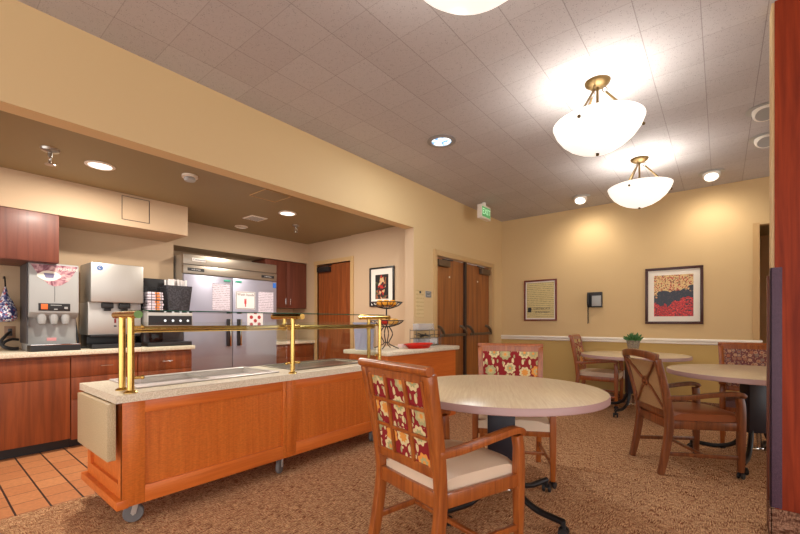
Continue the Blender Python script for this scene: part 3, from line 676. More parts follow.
# sneeze guard
t = thing('sneeze_guard', 'brass post sneeze guard with glass shelf and panels standing on the serving cart', 'sneeze guard')
PXS = (-2.84, -2.69)
for y in (.81, 1.94, 2.99):
    for x in (PXS if y != 1.94 else PXS[1:]):
        bm = lathe(B(), [(.036, 0), (.036, .004), (.03, .010), (.022, .014), (.0185, .016), (.0185, .446)], (x, y, zt1), 20); obj('post', bm, BRASS, t)
    bm = sweep(B(), [(-2.97, y, 1.243), (-2.57, y, 1.243)], .021, (0, 0, 1), 16); cb = obj('cross_bar', bm, BRASS, t)
    if y == 1.94: obj('stub_post', tube(B(), (-2.80, y, 1.155), (-2.80, y, 1.235), .017, 16), BRASS, t)
    obj('end_cap', tube(B(), (-2.57, y, 1.243), (-2.562, y, 1.243), .022, 20), GREENC if y < 1 else BRASS, cb)
for a, b_ in ((.81, 1.94), (1.94, 2.99)):
    bm = B(); tube(bm, (-2.765, a+.03, 1.155), (-2.765, b_-.03, 1.155), .020, 20)
    for q in (a+.03, b_-.03): tube(bm, (-2.765, q-.012, 1.155), (-2.765, q+.012, 1.155), .026, 16)
    obj('tube_rail', bm, BRASS, t)
    for q, s in ((a+.02, 1), (b_-.02, -1)):
        for z in (.87, 1.17): bm = B(); tube(bm, (-2.69, q-.01*s, z), (-2.69, q+.035*s, z), .009, 10); ball(bm, (-2.69, q+.04*s, z), .013, u=10, v=8); obj('glass_clamp', bm, BRASS, t)
    obj('glass_panel', box(B(), -2.693, -2.687, a+.055, b_-.055, .83, 1.20), GLASS, t)
bm = B(); box(bm, -2.96, -2.59, .84, 2.94, 1.2645, 1.2705); gs = obj('glass_shelf', bm, GLASS, t)
bm = B(); box(bm, -2.589, -2.586, .84, 2.94, 1.2645, 1.2705); box(bm, -2.964, -2.961, .84, 2.94, 1.2645, 1.2705); obj('glass_edge', bm, GLASSG, gs)

# ------------------------------------------------------------------ peninsula
t = thing('buffet_counter', 'cherry buffet counter with rounded speckled top below the kitchen picture', 'counter')
bm = B(); box(bm, -3.26, -2.69, 3.12, 4.02, 0, .845); box(bm, -3.04, -2.69, 4.02, 4.47, 0, .845); obj('base', bm, CART2, t)
poly = rrect(-3.32, -2.64, 3.075, 4.04, .07, (0, 1, 0, 0))[:-2] + [(-2.64, 4.47), (-2.66, 4.52), (-2.71, 4.55), (-3.055, 4.55), (-3.055, 4.04), (-3.32, 4.04)]
obj('top', softbev(prism(B(), poly, .846, .89), .008), STONE, t)
# fruit stand
t = thing('fruit_stand', 'two-tier black wire fruit stand on the buffet counter', 'fruit stand', (-3.05, 3.51, .89))
bm = B()
def ringpts(r, z, n=28, cx=0, cy=0): return [(cx+r*math.cos(2*PI*k/n), cy+r*math.sin(2*PI*k/n), z) for k in range(n)]
for z, r in ((.325, .20), (.54, .185)):
    bb = B(); sweep(bb, ringpts(r, z), .006, (0, 0, 1), 6, False, True); sweep(bb, ringpts(.05, z-.07), .004, (0, 0, 1), 6, False, True)
    sweep(bb, ringpts(r*.75, z-.04), .003, (0, 0, 1), 6, False, True)
    for k in range(16):
        a = 2*PI*k/16; c, s = math.cos(a), math.sin(a)
        sweep(bb, spline([(0, 0, z-.075), (.05*c, .05*s, z-.07), (r*.75*c, r*.75*s, z-.04), (r*c, r*s, z)], 3), .0038, (0, 0, 1), 5)
    obj('wire_bowl', bb, BLACK, t)
bm = B(); tube(bm, (0, 0, .25), (0, 0, .47), .009, 8)
for k in range(4):
    a = 2*PI*k/4+.4; c, s = math.cos(a), math.sin(a)
    sweep(bm, spline([(.03*c, .03*s, .26), (.075*c, .075*s, .17), (.03*c, .03*s, .07), (.07*c, .07*s, .035), (.15*c, .15*s, .004)], 6), .0065, (0, 0, 1), 6)
sweep(bm, ringpts(.03, .07), .005, (0, 0, 1), 6, False, True)
obj('stand', bm, BLACK, t)
ORG = plain('orange_skin', (240, 160, 30), .5); APP = plain('apple_red', (200, 36, 22), .3); YEL = plain('apple_yellow', (226, 170, 80), .35)
fc = Vector((-3.05, 3.51, .89))
def fruit(name, label, m, off, r, grp, cat):
    f = thing(name, label, cat, fc+Vector(off), 0, grp)
    bm = ball(B(), (0, 0, 0), r, (1, 1, .92), 18, 12)
    for v in bm.verts:
        q = math.hypot(v.co.x, v.co.y)
        if v.co.z > 0: v.co.z -= .25*r*math.exp(-(q/(.25*r))**2)
    obj('flesh', bm, m, f); obj('stem', tube(B(), (0, 0, r*.55), (.003, 0, r*.95), .002, 6), DARKG, f)
Fdir = Vector((.777, .63, 0))
for k, (u_, v_) in enumerate(((-.075, -.02), (0, -.055), (.07, -.01), (0, .05))):
    p_ = Fdir*u_+Vector((.63, -.777, 0))*-v_
    fruit('orange', ['orange at the left in the upper wire bowl', 'orange in front in the upper wire bowl', 'orange at the right in the upper wire bowl', 'orange at the rear of the upper wire bowl'][k], ORG, (p_.x, p_.y, .53), .045, 'oranges in the upper bowl', 'orange')
for k, (u_, v_, m, nm) in enumerate(((-.01, -.06, APP, 'red apple at the left of the lower wire bowl'), (.055, -.06, YEL, 'yellow apple at the centre of the lower wire bowl'), (.10, .01, YEL, 'yellow apple at the right of the lower wire bowl'), (-.02, .06, APP, 'red apple at the rear of the lower wire bowl'))):
    p_ = Fdir*u_+Vector((.63, -.777, 0))*-v_
    fruit('apple', nm, m, (p_.x, p_.y, .315), .045, 'apples in the lower bowl', 'apple')
# made-up pale blue tub, stands in for a bluish glare on the glass
t = thing('glare_tub', 'translucent pale blue tub made up for a bluish glare beside the fruit stand', 'tub', (-3.13, 3.22, .89))
bm = prism(B(), rrect(-.09, .09, -.09, .09, .02), 0, .29)
for v in bm.verts:
    if v.co.z < .1: v.co.x *= .85; v.co.y *= .85
obj('tub', bm, BLUE_GLARE, t); obj('lid', softbev(prism(B(), rrect(-.098, .098, -.098, .098, .02), .29, .305), .003), BLUE_GLARE, t)
# red tray
t = thing('serving_tray', 'shallow oval red plastic tray on the buffet counter edge', 'tray', (-2.80, 3.81, .892), 0)
bm = lathe(B(), [(.09, 0), (.115, .045), (.13, .052), (.13, .044), (.118, .038), (.092, -.001)], (0, 0, 0), 36, True, False)
for v in bm.verts: v.co.y *= 1.8
obj('tray', bm, RED, t); bm = lathe(B(), [(.09, .002), (.09, .004)], (0, 0, 0), 36)
for v in bm.verts: v.co.y *= 1.8
obj('tray_floor', bm, RED, t)
# condiment organizer
t = thing('condiment_organizer', 'clear acrylic organizer box in a wire frame at the end of the buffet counter', 'organizer', (-3.0, 4.20, .892))
WIRE = plain('wire_grey', (120, 112, 104), .35, .8)
bm = B()
for z in (.004, .10, .20):
    sweep(bm, [(-.04, -.25, z), (.06, -.25, z), (.06, .30, z), (-.04, .30, z)], .004, (0, 0, 1), 6, False, True)
for x, y in ((-.04, -.25), (.06, -.25), (.06, .30), (-.04, .30), (.06, .03)): tube(bm, (x, y, .0), (x, y, .22), .004, 6)
obj('wire_frame', bm, WIRE, t)
obj('drawer_box', box(B(), -.03, .05, -.20, .26, .01, .095, .006), CLEARP, t)
obj('upper_bin', box(B(), -.035, .055, -.20, .15, .205, .29, .006), CLEARP, t)
for dy, lab in ((-.15, 'grey'), (.14, 'white')):
    tt = thing('condiment_cup', ('round grey condiment pot in the acrylic organizer' if lab == 'grey' else 'white lidded condiment carton in the acrylic organizer'), 'condiment container', (-2.99, 4.2+dy, .905))
    if lab == 'grey':
        obj('pot', lathe(B(), [(.032, 0), (.036, .08)], (0, 0, 0), 20), DARKG, tt)
    else: obj('carton', box(B(), -.03, .03, -.11, .10, 0, .08, .005), PAPER, tt); obj('lid', box(B(), -.034, .034, -.115, .105, .08, .09, .003), WHITE, tt)
sp = thing('wrapped_cutlery', 'dark plastic cutlery lying in the acrylic organizer', 'cutlery', (-3.0, 4.2, 1.02), 0, 'cutlery heap in the organizer')
k = 0
obj('handle', sweep(B(), spline([(0, -.06, 0), (.0, 0, .01), (0, .07, .0)], 5), [(.006, .003)]*11, (0, 0, 1)), BLACKP, sp)
spots = [(random.uniform(-.02, .03), random.uniform(-.12, .2), random.uniform(.0, .05), random.uniform(-1.2, 1.2)) for _ in range(14)]
for q, (a, b_, c_, r_) in enumerate(spots):
    r = sp if q == 0 else dup(sp, (0, 0, 0)); r.location = (-3.0+a, 4.2+b_, 1.0+c_); r.rotation_euler = (0, 0, r_)
tag(obj('napkin_stack', box(B(), -.04, .04, -.05, .05, 0, .035, .004), plain('pink_paper', (230, 196, 190), .7), None, (-3.06, 3.83, .8905)), 'small stack of pale pink napkins behind the red tray', 'napkins')

# ------------------------------------------------------------------ wall pictures and small wall items
def framed(name, label, w, h, mat_w, fm, art, loc, fw=.03, cat='picture'):
    t = thing(name, label, cat, loc)     # faces -Y, local origin = centre
    bm = B()
    for a, b_, c_, d_ in ((-w/2, w/2, h/2-fw, h/2), (-w/2, w/2, -h/2, -h/2+fw), (-w/2, -w/2+fw, -h/2+fw, h/2-fw), (w/2-fw, w/2, -h/2+fw, h/2-fw)): box(bm, a, b_, -.028, 0, c_, d_, .004)
    obj('frame', bm, fm, t); obj('mat_board', box(B(), -w/2+fw, w/2-fw, -.010, -.001, -h/2+fw, h/2-fw), WHITE, t)
    obj('print', box(B(), -w/2+fw+mat_w, w/2-fw-mat_w, -.012, -.0101, -h/2+fw+mat_w, h/2-fw-mat_w), art, t)
    return t
DFR = plain('frame_dark_brown', (66, 32, 30), .35); MFR = plain('frame_mahogany', (112, 38, 24), .35); BFR = plain('frame_black', (22, 18, 20), .35)
framed('framed_picture', 'framed autumn print of red and golden leaves in dark brown frame on back wall', .665, .79, .072, DFR, AUTUMN, (-.515, BY, 1.567), .035)
t = framed('framed_certificate', 'mahogany framed cream certificate on back wall near the corner', .55, .69, .02, MFR, CERT, (-2.363, BY, 1.565), .026, 'certificate')
obj('title_line', face_my(text('CERTIFICATE', .048, .0006), (.03, -.0126, -.14)), DARKG, t); obj('subtitle', face_my(text('of participation', .04, .0006), (.04, -.0126, -.195)), DARKG, t)
obj('seal', box(B(), -.21, -.15, -.014, -.012, -.2, -.12), BLACKP, t)
framed('framed_picture', 'narrow black framed dark still print on kitchen end wall', .46, .56, .085, BFR, DARKPRINT, (-3.735, KY-.031, 1.70), .022)
t = thing('wall_phone', 'black wall phone with hanging cord on back wall', 'phone', (-1.52, BY, 1.545))
obj('body', box(B(), -.10, .11, -.05, 0, -.12, .115, .006), BLACKP, t); obj('keypad', box(B(), -.03, .10, -.054, -.05, -.10, .06, .002), GREYL, t)
obj('handset', softbev(sweep(B(), spline([(-.075, -.06, -.10), (-.075, -.08, -.05), (-.075, -.08, .05), (-.075, -.06, .10)], 4), (.022, .016), (1, 0, 0)), .004), BLACKP, t)
bm = B(); pts = [(-.09+.009*math.cos(k*.9), -.03+.009*math.sin(k*.9), -.12-.0026*k) for k in range(96)]; sweep(bm, pts, .004, (0, 0, 1), 5)
obj('cord', bm, BLACKP, t)
t = thing('wall_outlet', 'white wall outlet below chair rail behind far table', 'outlet', (-1.14, BY, .42))
pl = obj('plate', box(B(), -.04, .04, -.008, -.0002, -.06, .06, .002), WHITE, t); obj('socket', box(B(), -.016, .016, -.011, -.008, -.04, .04, .004), GREYL, pl)
t = thing('wall_chart', 'cream posted sheet with black clip on wall left of double doors', 'notice'); obj('sheet', box(B(), LX+.0003, LX+.006, 4.10, 4.27, 1.26, 1.62), textlines('cream_print', (216, 190, 140), (196, 168, 118), 20.), t)
obj('clip', box(B(), LX+.006, LX+.012, 4.17, 4.20, 1.575, 1.605), BLACKP, t)
t = thing('door_sign', 'small grey sign plate between posted sheet and double doors', 'sign'); obj('plate', box(B(), LX+.0003, LX+.008, 4.31, 4.44, 1.53, 1.615, .002), GREYL, t)
obj('border', sweep(B(), [(LX+.009, 4.322, 1.54), (LX+.009, 4.428, 1.54), (LX+.009, 4.428, 1.605), (LX+.009, 4.322, 1.605)], .003, (1, 0, 0), 4, False, True), DARKG, t)
obj('lettering', face_x(text('EXIT', .04, .0006), (LX+.009, 4.375, 1.572)), DARKG, t)
# access panels
t = thing('access_panel', 'flush tan access panel on the kitchen bulkhead', 'access panel'); obj('panel', box(B(), -4.76, -4.757, 1.36, 1.60, 2.26, 2.49), WALL_K, t)
obj('rim', sweep(B(), [(-4.757, 1.355, 2.255), (-4.757, 1.605, 2.255), (-4.757, 1.605, 2.495), (-4.757, 1.355, 2.495)], .0025, (1, 0, 0), 4, False, True), DARKG, t)
t = thing('access_panel', 'tan access hatch in the kitchen ceiling behind the soffit', 'access panel'); obj('panel', box(B(), -3.8, -3.5, 2.21, 2.51, KH-.003, KH+.0), KCEIL, t)
obj('rim', sweep(B(), [(-3.8, 2.21, KH-.004), (-3.5, 2.21, KH-.004), (-3.5, 2.51, KH-.004), (-3.8, 2.51, KH-.004)], .004, (0, 0, 1), 4, False, True), FRAME, t)
# exit sign
t = thing('exit_sign', 'ceiling hung exit sign with green face near double doors', 'exit sign', (-2.78, 5.45, 2.95))
obj('housing', box(B(), -.04, .03, -.15, .16, -.20, 0, .004), WHITE, t); EG = plain('exit_green', (84, 160, 92), .4, 0, .5, .35)
fp = obj('face', box(B(), .03, .034, -.125, .135, -.172, -.028), EG, t)
obj('lettering', face_x(text('EXIT', .125, .001), (.036, .005, -.1)), plain('exit_letter', (190, 230, 190), .4, 0, .5, .5), t)
obj('mount', tube(B(), (-.005, 0, 0), (-.005, 0, .05), .03, 16), WHITE, t)

# ------------------------------------------------------------------ ceiling fixtures
def light(name, kind, loc, energy, color=(1, .93, .82), size=.1, rot=(0, 0, 0), **kw):
    l = bpy.data.lights.new(name, kind); l.energy = energy; l.color = color
    if kind == 'AREA': l.shape = 'DISK'; l.size = size
    else: l.shadow_soft_size = size
    for k, v in kw.items(): setattr(l, k, v)
    o = bpy.data.objects.new(name, l); COL.objects.link(o); o.location = loc; o.rotation_euler = rot; return o
t = thing('pendant_light', 'x', 'pendant light', (-.72, 3.24, 0), 0, 'bowl pendants over the dining tables')
prof = [(.02, 2.464), (.075, 2.474), (.14, 2.498), (.20, 2.534), (.25, 2.578), (.29, 2.634), (.312, 2.69)]
inner = [(r-.006, z+.006) for r, z in prof[::-1]]; inner[0] = (.306, 2.69)
bw = obj('bowl', lathe(B(), prof+inner, (0, 0, 0), 56), BOWL, t)
for k in range(3):
    a = 2*PI*k/3+.35; obj('finial', ball(B(), (.302*math.cos(a), .302*math.sin(a), 2.64), .012, u=10, v=8), ABRASS, bw)
obj('bottom_finial', lathe(B(), [(.006, 2.445), (.014, 2.452), (.008, 2.462), (.028, 2.468), (.028, 2.474)], (0, 0, 0), 16), ABRASS, bw)
obj('canopy', lathe(B(), [(.03, 2.955), (.06, 2.965), (.085, 2.985), (.09, 3.0)], (0, 0, 0), 32), ABRASS, t)
for k in range(3):
    a = 2*PI*k/3+.35; c, s = math.cos(a), math.sin(a)
    rd = obj('rod', tube(B(), (.06*c, .06*s, 2.915), (.295*c*.97, .295*s*.97, 2.66), .009, 8), ABRASS, t)
    sweep_pts = [(.05*c+.016*math.cos(q)*c, .05*s+.016*math.cos(q)*s, 2.935+.02*math.sin(q)) for q in [2*PI*j/12 for j in range(12)]]
    obj('link', sweep(B(), sweep_pts, .0035, (-s, c, 0), 6, False, True), ABRASS, rd)
obj('stem', tube(B(), (0, 0, 2.955), (0, 0, 2.56), .010, 8), ABRASS, t)
pend = [(-.72, 3.24), (-.70, 5.06), (-.74, 1.36), (-.76, -.46), (-.78, -2.3), (2.1, 1.36), (2.1, -.6)]  # last four hang out of view, added for fill light
labs = ['alabaster bowl pendant over the near table, largest one fully visible', 'alabaster bowl pendant farthest away, nearest the back wall', 'alabaster bowl pendant cut by the top edge of the photo', 'alabaster bowl pendant, added as unseen fill behind the viewpoint', 'rearmost alabaster bowl pendant, added as unseen fill behind the viewpoint', 'alabaster bowl pendant, added as unseen fill right of the viewpoint', 'alabaster bowl pendant, added as unseen fill behind and right of the viewpoint']
t['label'] = labs[0]
for i in range(1, 7): dup(t, (pend[i][0], pend[i][1], 0), 0, labs[i])
for x, y in pend: light('pendant_lamp', 'POINT', (x, y, 2.64), 10 if y > 1 and x < 0 else 9, (1, .985, .955), .12)
# recessed cans
def can(name, label, x, y, z, r=.10, lens=LAMPW, grp=None, trim=WHITE, ro=1.25):
    t = thing(name, label, 'ceiling light', (x, y, z), 0, grp)
    obj('trim_ring', lathe(B(), [(r, .0), (r*(ro-.03), .0), (r*ro, -.006), (r*1.0, -.012), (r*.95, -.004)], (0, 0, 0), 36, False, False), trim, t)
    obj('lens', lathe(B(), [(r*.98, .0), (r*.98, -.006)], (0, 0, 0), 36), lens, t); return t
can('recessed_light', 'round recessed light with bluish patterned lens and grey ring near the soffit', -2.16, 3.32, H, .10, LENS, None, GREYP, 1.42)
can('recessed_light', 'lit recessed light in kitchen ceiling at left', -4.06, 1.0, KH, .085, LAMPW, 'recessed lights in the kitchen')
can('recessed_light', 'lit recessed light in kitchen ceiling near the end wall', -4.08, 2.87, KH, .085, LAMPW, 'recessed lights in the kitchen')
can('recessed_light', 'dim recessed light in kitchen ceiling in front of the fridge', -5.15, 2.87, KH, .07, CHROME, 'recessed lights in the kitchen')
light('kitchen_lamp', 'AREA', (-4.06, 1.0, KH-.02), 24, size=.17); light('kitchen_lamp', 'AREA', (-4.08, 2.87, KH-.02), 24, size=.17); light('recessed_lamp', 'AREA', (-2.16, 3.32, H-.02), 10, (.9, .96, 1), .18)
# eyeball cans
def eyeball(label, x, y, lit=True):
    t = thing('eyeball_light', label, 'ceiling light', (x, y, H), 0, 'eyeball spotlights by the back wall')
    obj('trim_ring', lathe(B(), [(.085, -.001), (.125, -.001), (.128, -.008), (.09, -.014), (.085, -.01)], (0, 0, 0), 36, False, False), GREYL, t)
    M = Matrix.Rotation(math.radians(-28), 4, 'X')
    bm = lathe(B(), [(.08, .01), (.088, -.03), (.084, -.06), (.07, -.075), (.06, -.06)], (0, 0, 0), 28, False, False); bmesh.ops.transform(bm, matrix=M, verts=bm.verts); e = obj('eyeball', bm, WHITE, t)
    bm = lathe(B(), [(.066, -.064), (.066, -.070)], (0, 0, 0), 24); bmesh.ops.transform(bm, matrix=M, verts=bm.verts); obj('lens', bm, LAMPW if lit else GREYL, e)
    if lit: light('eyeball_lamp', 'SPOT', (x, y+.05, H-.10), 22, (1, .90, .74), .05, (math.radians(28), 0, 0), spot_size=math.radians(145), spot_blend=1.0)
eyeball('lit eyeball spotlight at the left end of the back wall', -1.57, 6.07); eyeball('lit eyeball spotlight above the autumn print', -.09, 6.07)
eyeball('unlit eyeball spotlight nearest the partition edge', .29, 4.53, False); eyeball('unlit eyeball spotlight behind the nearest one by the partition', .34, 5.23, False)
# sprinklers, detector, vent
def sprinkler(label, x, y, z, s=1):
    t = thing('sprinkler', label, 'sprinkler', (x, y, z), 0, 'sprinkler heads in the kitchen ceiling')
    obj('escutcheon', lathe(B(), [(.045*s, 0), (.04*s, -.012*s), (.022*s, -.02*s)], (0, 0, 0), 24), STEEL, t)
    bm = B(); tube(bm, (0, 0, -.02*s), (0, 0, -.045*s), .011*s, 10)
    for q in (-1, 1): sweep(bm, spline([(.01*q*s, 0, -.04*s), (.024*q*s, 0, -.058*s), (.004*q*s, 0, -.085*s)], 4), .004*s, (0, 1, 0), 6)
    obj('frame_arm', bm, STEEL, t); obj('deflector', lathe(B(), [(.024*s, -.09*s), (.024*s, -.086*s)], (0, 0, 0), 18), STEEL, t)
sprinkler('chrome sprinkler head left of the kitchen ceiling lights', -3.98, .667, KH, 1.35); sprinkler('small chrome sprinkler head near the fridge cabinets', -4.50, 3.30, KH, 1.1)
t = thing('smoke_detector', 'white smoke detector on kitchen ceiling behind the soffit edge', 'detector', (-3.72, 1.58, KH))
obj('base', lathe(B(), [(.065, 0), (.065, -.02)], (0, 0, 0), 28), WHITE, t); obj('sensor', lathe(B(), [(.045, -.02), (.05, -.035), (.042, -.05)], (0, 0, 0), 24), GREYL, t)
t = thing('air_vent', 'small white square air vent in kitchen ceiling', 'vent', (-4.6, 2.75, KH)); obj('frame', box(B(), -.11, .11, -.11, .11, -.008, -.0002, .002), WHITE, t)
bm = B(); [box(bm, -.09, .09, -.085+.03*k, -.07+.03*k, -.013, -.008) for k in range(6)]; obj('slat', bm, GREYL, t)

# ------------------------------------------------------------------ tables
def make_table():
    t = thing('dining_table', 'x', 'table', (0, 0, 0), 0, 'round pedestal dining tables')
    R = .63
    obj('tabletop', lathe(B(), [(R-.004, .736), (R-.004, .772), (R-.008, .775)], (0, 0, 0), 96), TTOP, t)
    obj('edge_band', lathe(B(), [(R-.003, .734), (R, .737), (R, .770), (R-.003, .774), (R-.0045, .774), (R-.0045, .734)], (0, 0, 0), 96, False, False), TEDGE, t)
    bm = B(); box(bm, -.3, .3, -.04, .04, .70, .733, .003); box(bm, -.04, .04, -.3, .3, .70, .733, .003); obj('support_beam', bm, BLACK, t)
    PM = plain('pedestal_black', (34, 32, 44), .4, .1)
    obj('pedestal', box(B(), -.085, .085, -.055, .055, .26, .70, .004), PM, t)
    bm = B(); [tube(bm, (x, 0, .12), (x, 0, .30), .013, 10) for x in (-.03, .03)]; box(bm, -.06, .06, -.02, .02, .10, .125, .004); obj('base_strut', bm, CHROME, t)
    for k in range(4):
        a = PI/4+PI/2*k; c, s = math.cos(a), math.sin(a)
        o = Vector((.05*(1 if c > 0 else -1), .03*(1 if s > 0 else -1), 0))
        pts = [o+Vector((0, 0, .36)), o+Vector((.02*c, .02*s, .24)), o+Vector((.08*c, .08*s, .135)), o+Vector((.20*c, .20*s, .085)), o+Vector((.33*c, .33*s, .083)), o+Vector((.39*c, .39*s, .085))]
        lg = obj('leg', sweep(B(), spline(pts, 6), .019, (-s, c, 0), 10), BLACK, t)
        M = Matrix.Translation(pts[-1]*1) @ Matrix.Rotation(a+.5, 4, 'Z')
        bm = B()
        for q in (-.02, .02): lathe(bm, [(.012, q-.009), (.028, q-.009), (.03, q), (.028, q+.009), (.012, q+.009)], (0, 0, 0), 16)
        bmesh.ops.transform(bm, matrix=Matrix.Translation((pts[-1].x, pts[-1].y, .03)) @ Matrix.Rotation(a+.5, 4, 'Z') @ Matrix.Rotation(PI/2, 4, 'X'), verts=bm.verts)
        tube(bm, (pts[-1].x, pts[-1].y, .03), (pts[-1].x, pts[-1].y, .09), .012, 8)
        obj('caster', bm, BLACKP, lg)
    return t
tb = make_table(); tb.location = (-1.11, 2.41, 0); tb.rotation_euler = (0, 0, math.radians(27)); tb['label'] = 'large round maple topped table in the foreground beside the floral chairs'
dup(tb, (.225, 4.55, 0), math.radians(35), 'round maple topped table at right, partly hidden by the red partition')
dup(tb, (-.90, 6.0, 0), math.radians(30), 'round maple topped table against the back wall, holding the potted succulent')
# plant
t = thing('potted_succulent', 'small green succulent in grey pot on the far table', 'potted plant', (-.91, 6.07, .775))
obj('pot', lathe(B(), [(.055, 0), (.08, .172), (.08, .18), (.072, .18), (.066, .16)], (0, 0, 0), 28), POT, t)
bm = B()
for k in range(46):
    a = k*2.4; tl = .15+1.15*(k/46); L = .10+.03*math.sin(k)
    d = Vector((math.cos(a)*math.sin(tl), math.sin(a)*math.sin(tl), math.cos(tl))); o = Vector((d.x*.03, d.y*.03, .165))
    sweep(bm, [o, o+d*L*.5, o+d*L*.85, o+d*L], [(.008, .005), (.015, .007), (.010, .005), (.001, .001)], (-math.sin(a), math.cos(a), .01), 6)
obj('leaves', bm, LEAF, t)

# ------------------------------------------------------------------ chairs
def make_chair(name, label, fab, woodm, seatm, lattice=True, cross=False, casters=True):
    t = thing(name, label, 'chair', (0, 0, 0), 0)
    wr, wf, dp, zt, rk, ht, za = .235, .275, .50, .992, .085, .255, .655
    if cross: wr, wf, zt, rk = .225, .262, .94, .11
    yb, yf = -dp/2, dp/2
    def back(z):   # y of the back plane at height z
        q = max(0, (z-.42)/(zt-.42)); return yb-rk*(q**1.5)
    def hw(z):
        q = max(0, (z-.42)/(zt-.42)); return wr+(ht-wr)*q
    for s in (-1, 1):
        pts = spline([(s*wr, yb-.065, 0), (s*wr, yb-.03, .16), (s*wr, yb, .36), (s*wr, yb, .46), (s*hw(.66), back(.66), .66), (s*ht, back(zt-.02), zt-.02)], 5)
        ab = [(.021, .026)]*len(pts)
        if cross: ab = [(.018+.004*math.sin(PI*i/len(pts)), .022+.006*math.sin(PI*i/len(pts))) for i in range(len(pts))]
        obj('leg', softbev(sweep(B(), pts, ab, (0, 1, 0)), .005), woodm, t)
        # front leg + arm
        pts = [(s*wf, yf, .05 if casters else 0), (s*wf, yf, .25), (s*wf, yf, .45), (s*wf, yf-.0, .56), (s*(wf-.004), yf-.008, za-.03)]
        lg = obj('leg', softbev(sweep(B(), pts, [(.017, .018), (.021, .023), (.023, .026), (.021, .024), (.020, .024)], (0, 1, 0)), .005), woodm, t)
        if casters:
            bm = B()
            for q in (-.014, .014): lathe(bm, [(.008, q-.007), (.022, q-.007), (.025, q), (.022, q+.007), (.008, q+.007)], (0, 0, 0), 16)
            bmesh.ops.transform(bm, matrix=Matrix.Translation((s*wf, yf, .025)) @ Matrix.Rotation(.6*s, 4, 'Z') @ Matrix.Rotation(PI/2, 4, 'Y'), verts=bm.verts)
            tube(bm, (s*wf, yf, .02), (s*wf, yf, .055), .009, 8); obj('caster', bm, BLACKP, lg)
        pts = spline([(s*(hw(.61)), back(.61)-.005, .615), (s*(wr+.01), yb+.12, .615), (s*(wf-.01), yb+.30, .64), (s*(wf-.002), yf-.06, .655), (s*wf, yf-.005, .652), (s*wf, yf+.022, .632)], 6)
        n_ = len(pts); ab = [(.022+.006*(i/n_), .016 if i < n_-3 else .014) for i in range(n_)]
        obj('armrest', softbev(sweep(B(), pts, ab, (0, 0, 1)), .006), woodm, t)
    # seat frame
    bm = B()
    for s in (-1, 1): sweep(bm, [(s*wr, yb, .40), (s*wf, yf, .40)], (.013, .032), (0, 0, 1))
    sweep(bm, [(-wf, yf, .40), (wf, yf, .40)], (.013, .032), (0, 0, 1)); sweep(bm, [(-wr, yb, .40), (wr, yb, .40)], (.013, .036), (0, 0, 1))
    obj('seat_frame', softbev(bm, .003), woodm, t)
    # seat cushion
    bm = B(); n = 14; top = []; a_, b2 = .215, .262
    for i in range(n+1):
        row = []
        for j in range(n+1):
            u_, v_ = i/n*2-1, j/n*2-1; w_ = a_+(b2-a_)*(v_+1)/2
            r_ = (abs(u_)**4+abs(v_)**4)
            z_ = .466+.038*max(0, 1-min(1, r_/1.5))**.5
            k_ = 1-.035*(u_*u_*v_*v_)
            row.append(bm.verts.new((u_*w_*k_, (v_*.262+.018)*k_, z_)))
        top.append(row)
    for i in range(n):
        for j in range(n): bm.faces.new((top[i][j], top[i+1][j], top[i+1][j+1], top[i][j+1]))
    ext = bmesh.ops.extrude_face_region(bm, geom=list(bm.faces)); 
    for v in [g for g in ext['geom'] if isinstance(g, bmesh.types.BMVert)]: v.co.z = .41
    obj('seat', bm, seatm, t)
    # top rail: rolled
    if cross:
        pts = spline([(-ht-.012, back(zt)+.0, zt-.012), (-ht*.6, back(zt)-.018, zt+.006), (0, back(zt)-.03, zt+.012), (ht*.6, back(zt)-.018, zt+.006), (ht+.012, back(zt), zt-.012)], 6)
        obj('top_rail', softbev(sweep(B(), pts, (.020, .030), (0, 0, 1)), .008, 3), woodm, t)
    else:
        bm = B(); sweep(bm, [(-ht-.022, back(zt)-.012, zt-.002), (ht+.022, back(zt)-.012, zt-.002)], (.024, .022), (0, 0, 1), 18)
        sweep(bm, [(-ht, back(zt-.04), zt-.035), (ht, back(zt-.04), zt-.035)], (.012, .028), (0, 0, 1)); obj('top_rail', bm, woodm, t)
    # back panel in its frame
    zl = .545 if not cross else .50
    def quad(bm, x0, x1, z0, z1, off, th, nz=8):
        P = [(back(z0+(z1-z0)*k/nz)+off, z0+(z1-z0)*k/nz) for k in range(nz+1)]
        fr = [[bm.verts.new((x, y, z)) for x in (x0, x1)] for y, z in P]; bk = [[bm.verts.new((x, y-th, z)) for x in (x0, x1)] for y, z in P]
        for k in range(nz):
            bm.faces.new((fr[k][0], fr[k][1], fr[k+1][1], fr[k+1][0])); bm.faces.new((bk[k][0], bk[k+1][0], bk[k+1][1], bk[k][1]))
            bm.faces.new((fr[k][0], fr[k+1][0], bk[k+1][0], bk[k][0])); bm.faces.new((fr[k][1], bk[k][1], bk[k+1][1], fr[k+1][1]))
        bm.faces.new((fr[0][0], bk[0][0], bk[0][1], fr[0][1])); bm.faces.new((fr[nz][0], fr[nz][1], bk[nz][1], bk[nz][0]))
    wi = wr-.012
    bm = B(); quad(bm, -wi-.01, wi+.01, zl-.01, zt-.05, .012, .022); obj('back_panel', bm, fab, t)
    bm = B(); quad(bm, -wr, wr, zl-.045, zl+.005, .014, .03, 2); obj('back_rail', softbev(bm, .003), woodm, t)
    bm = B(); z1 = zt-.05
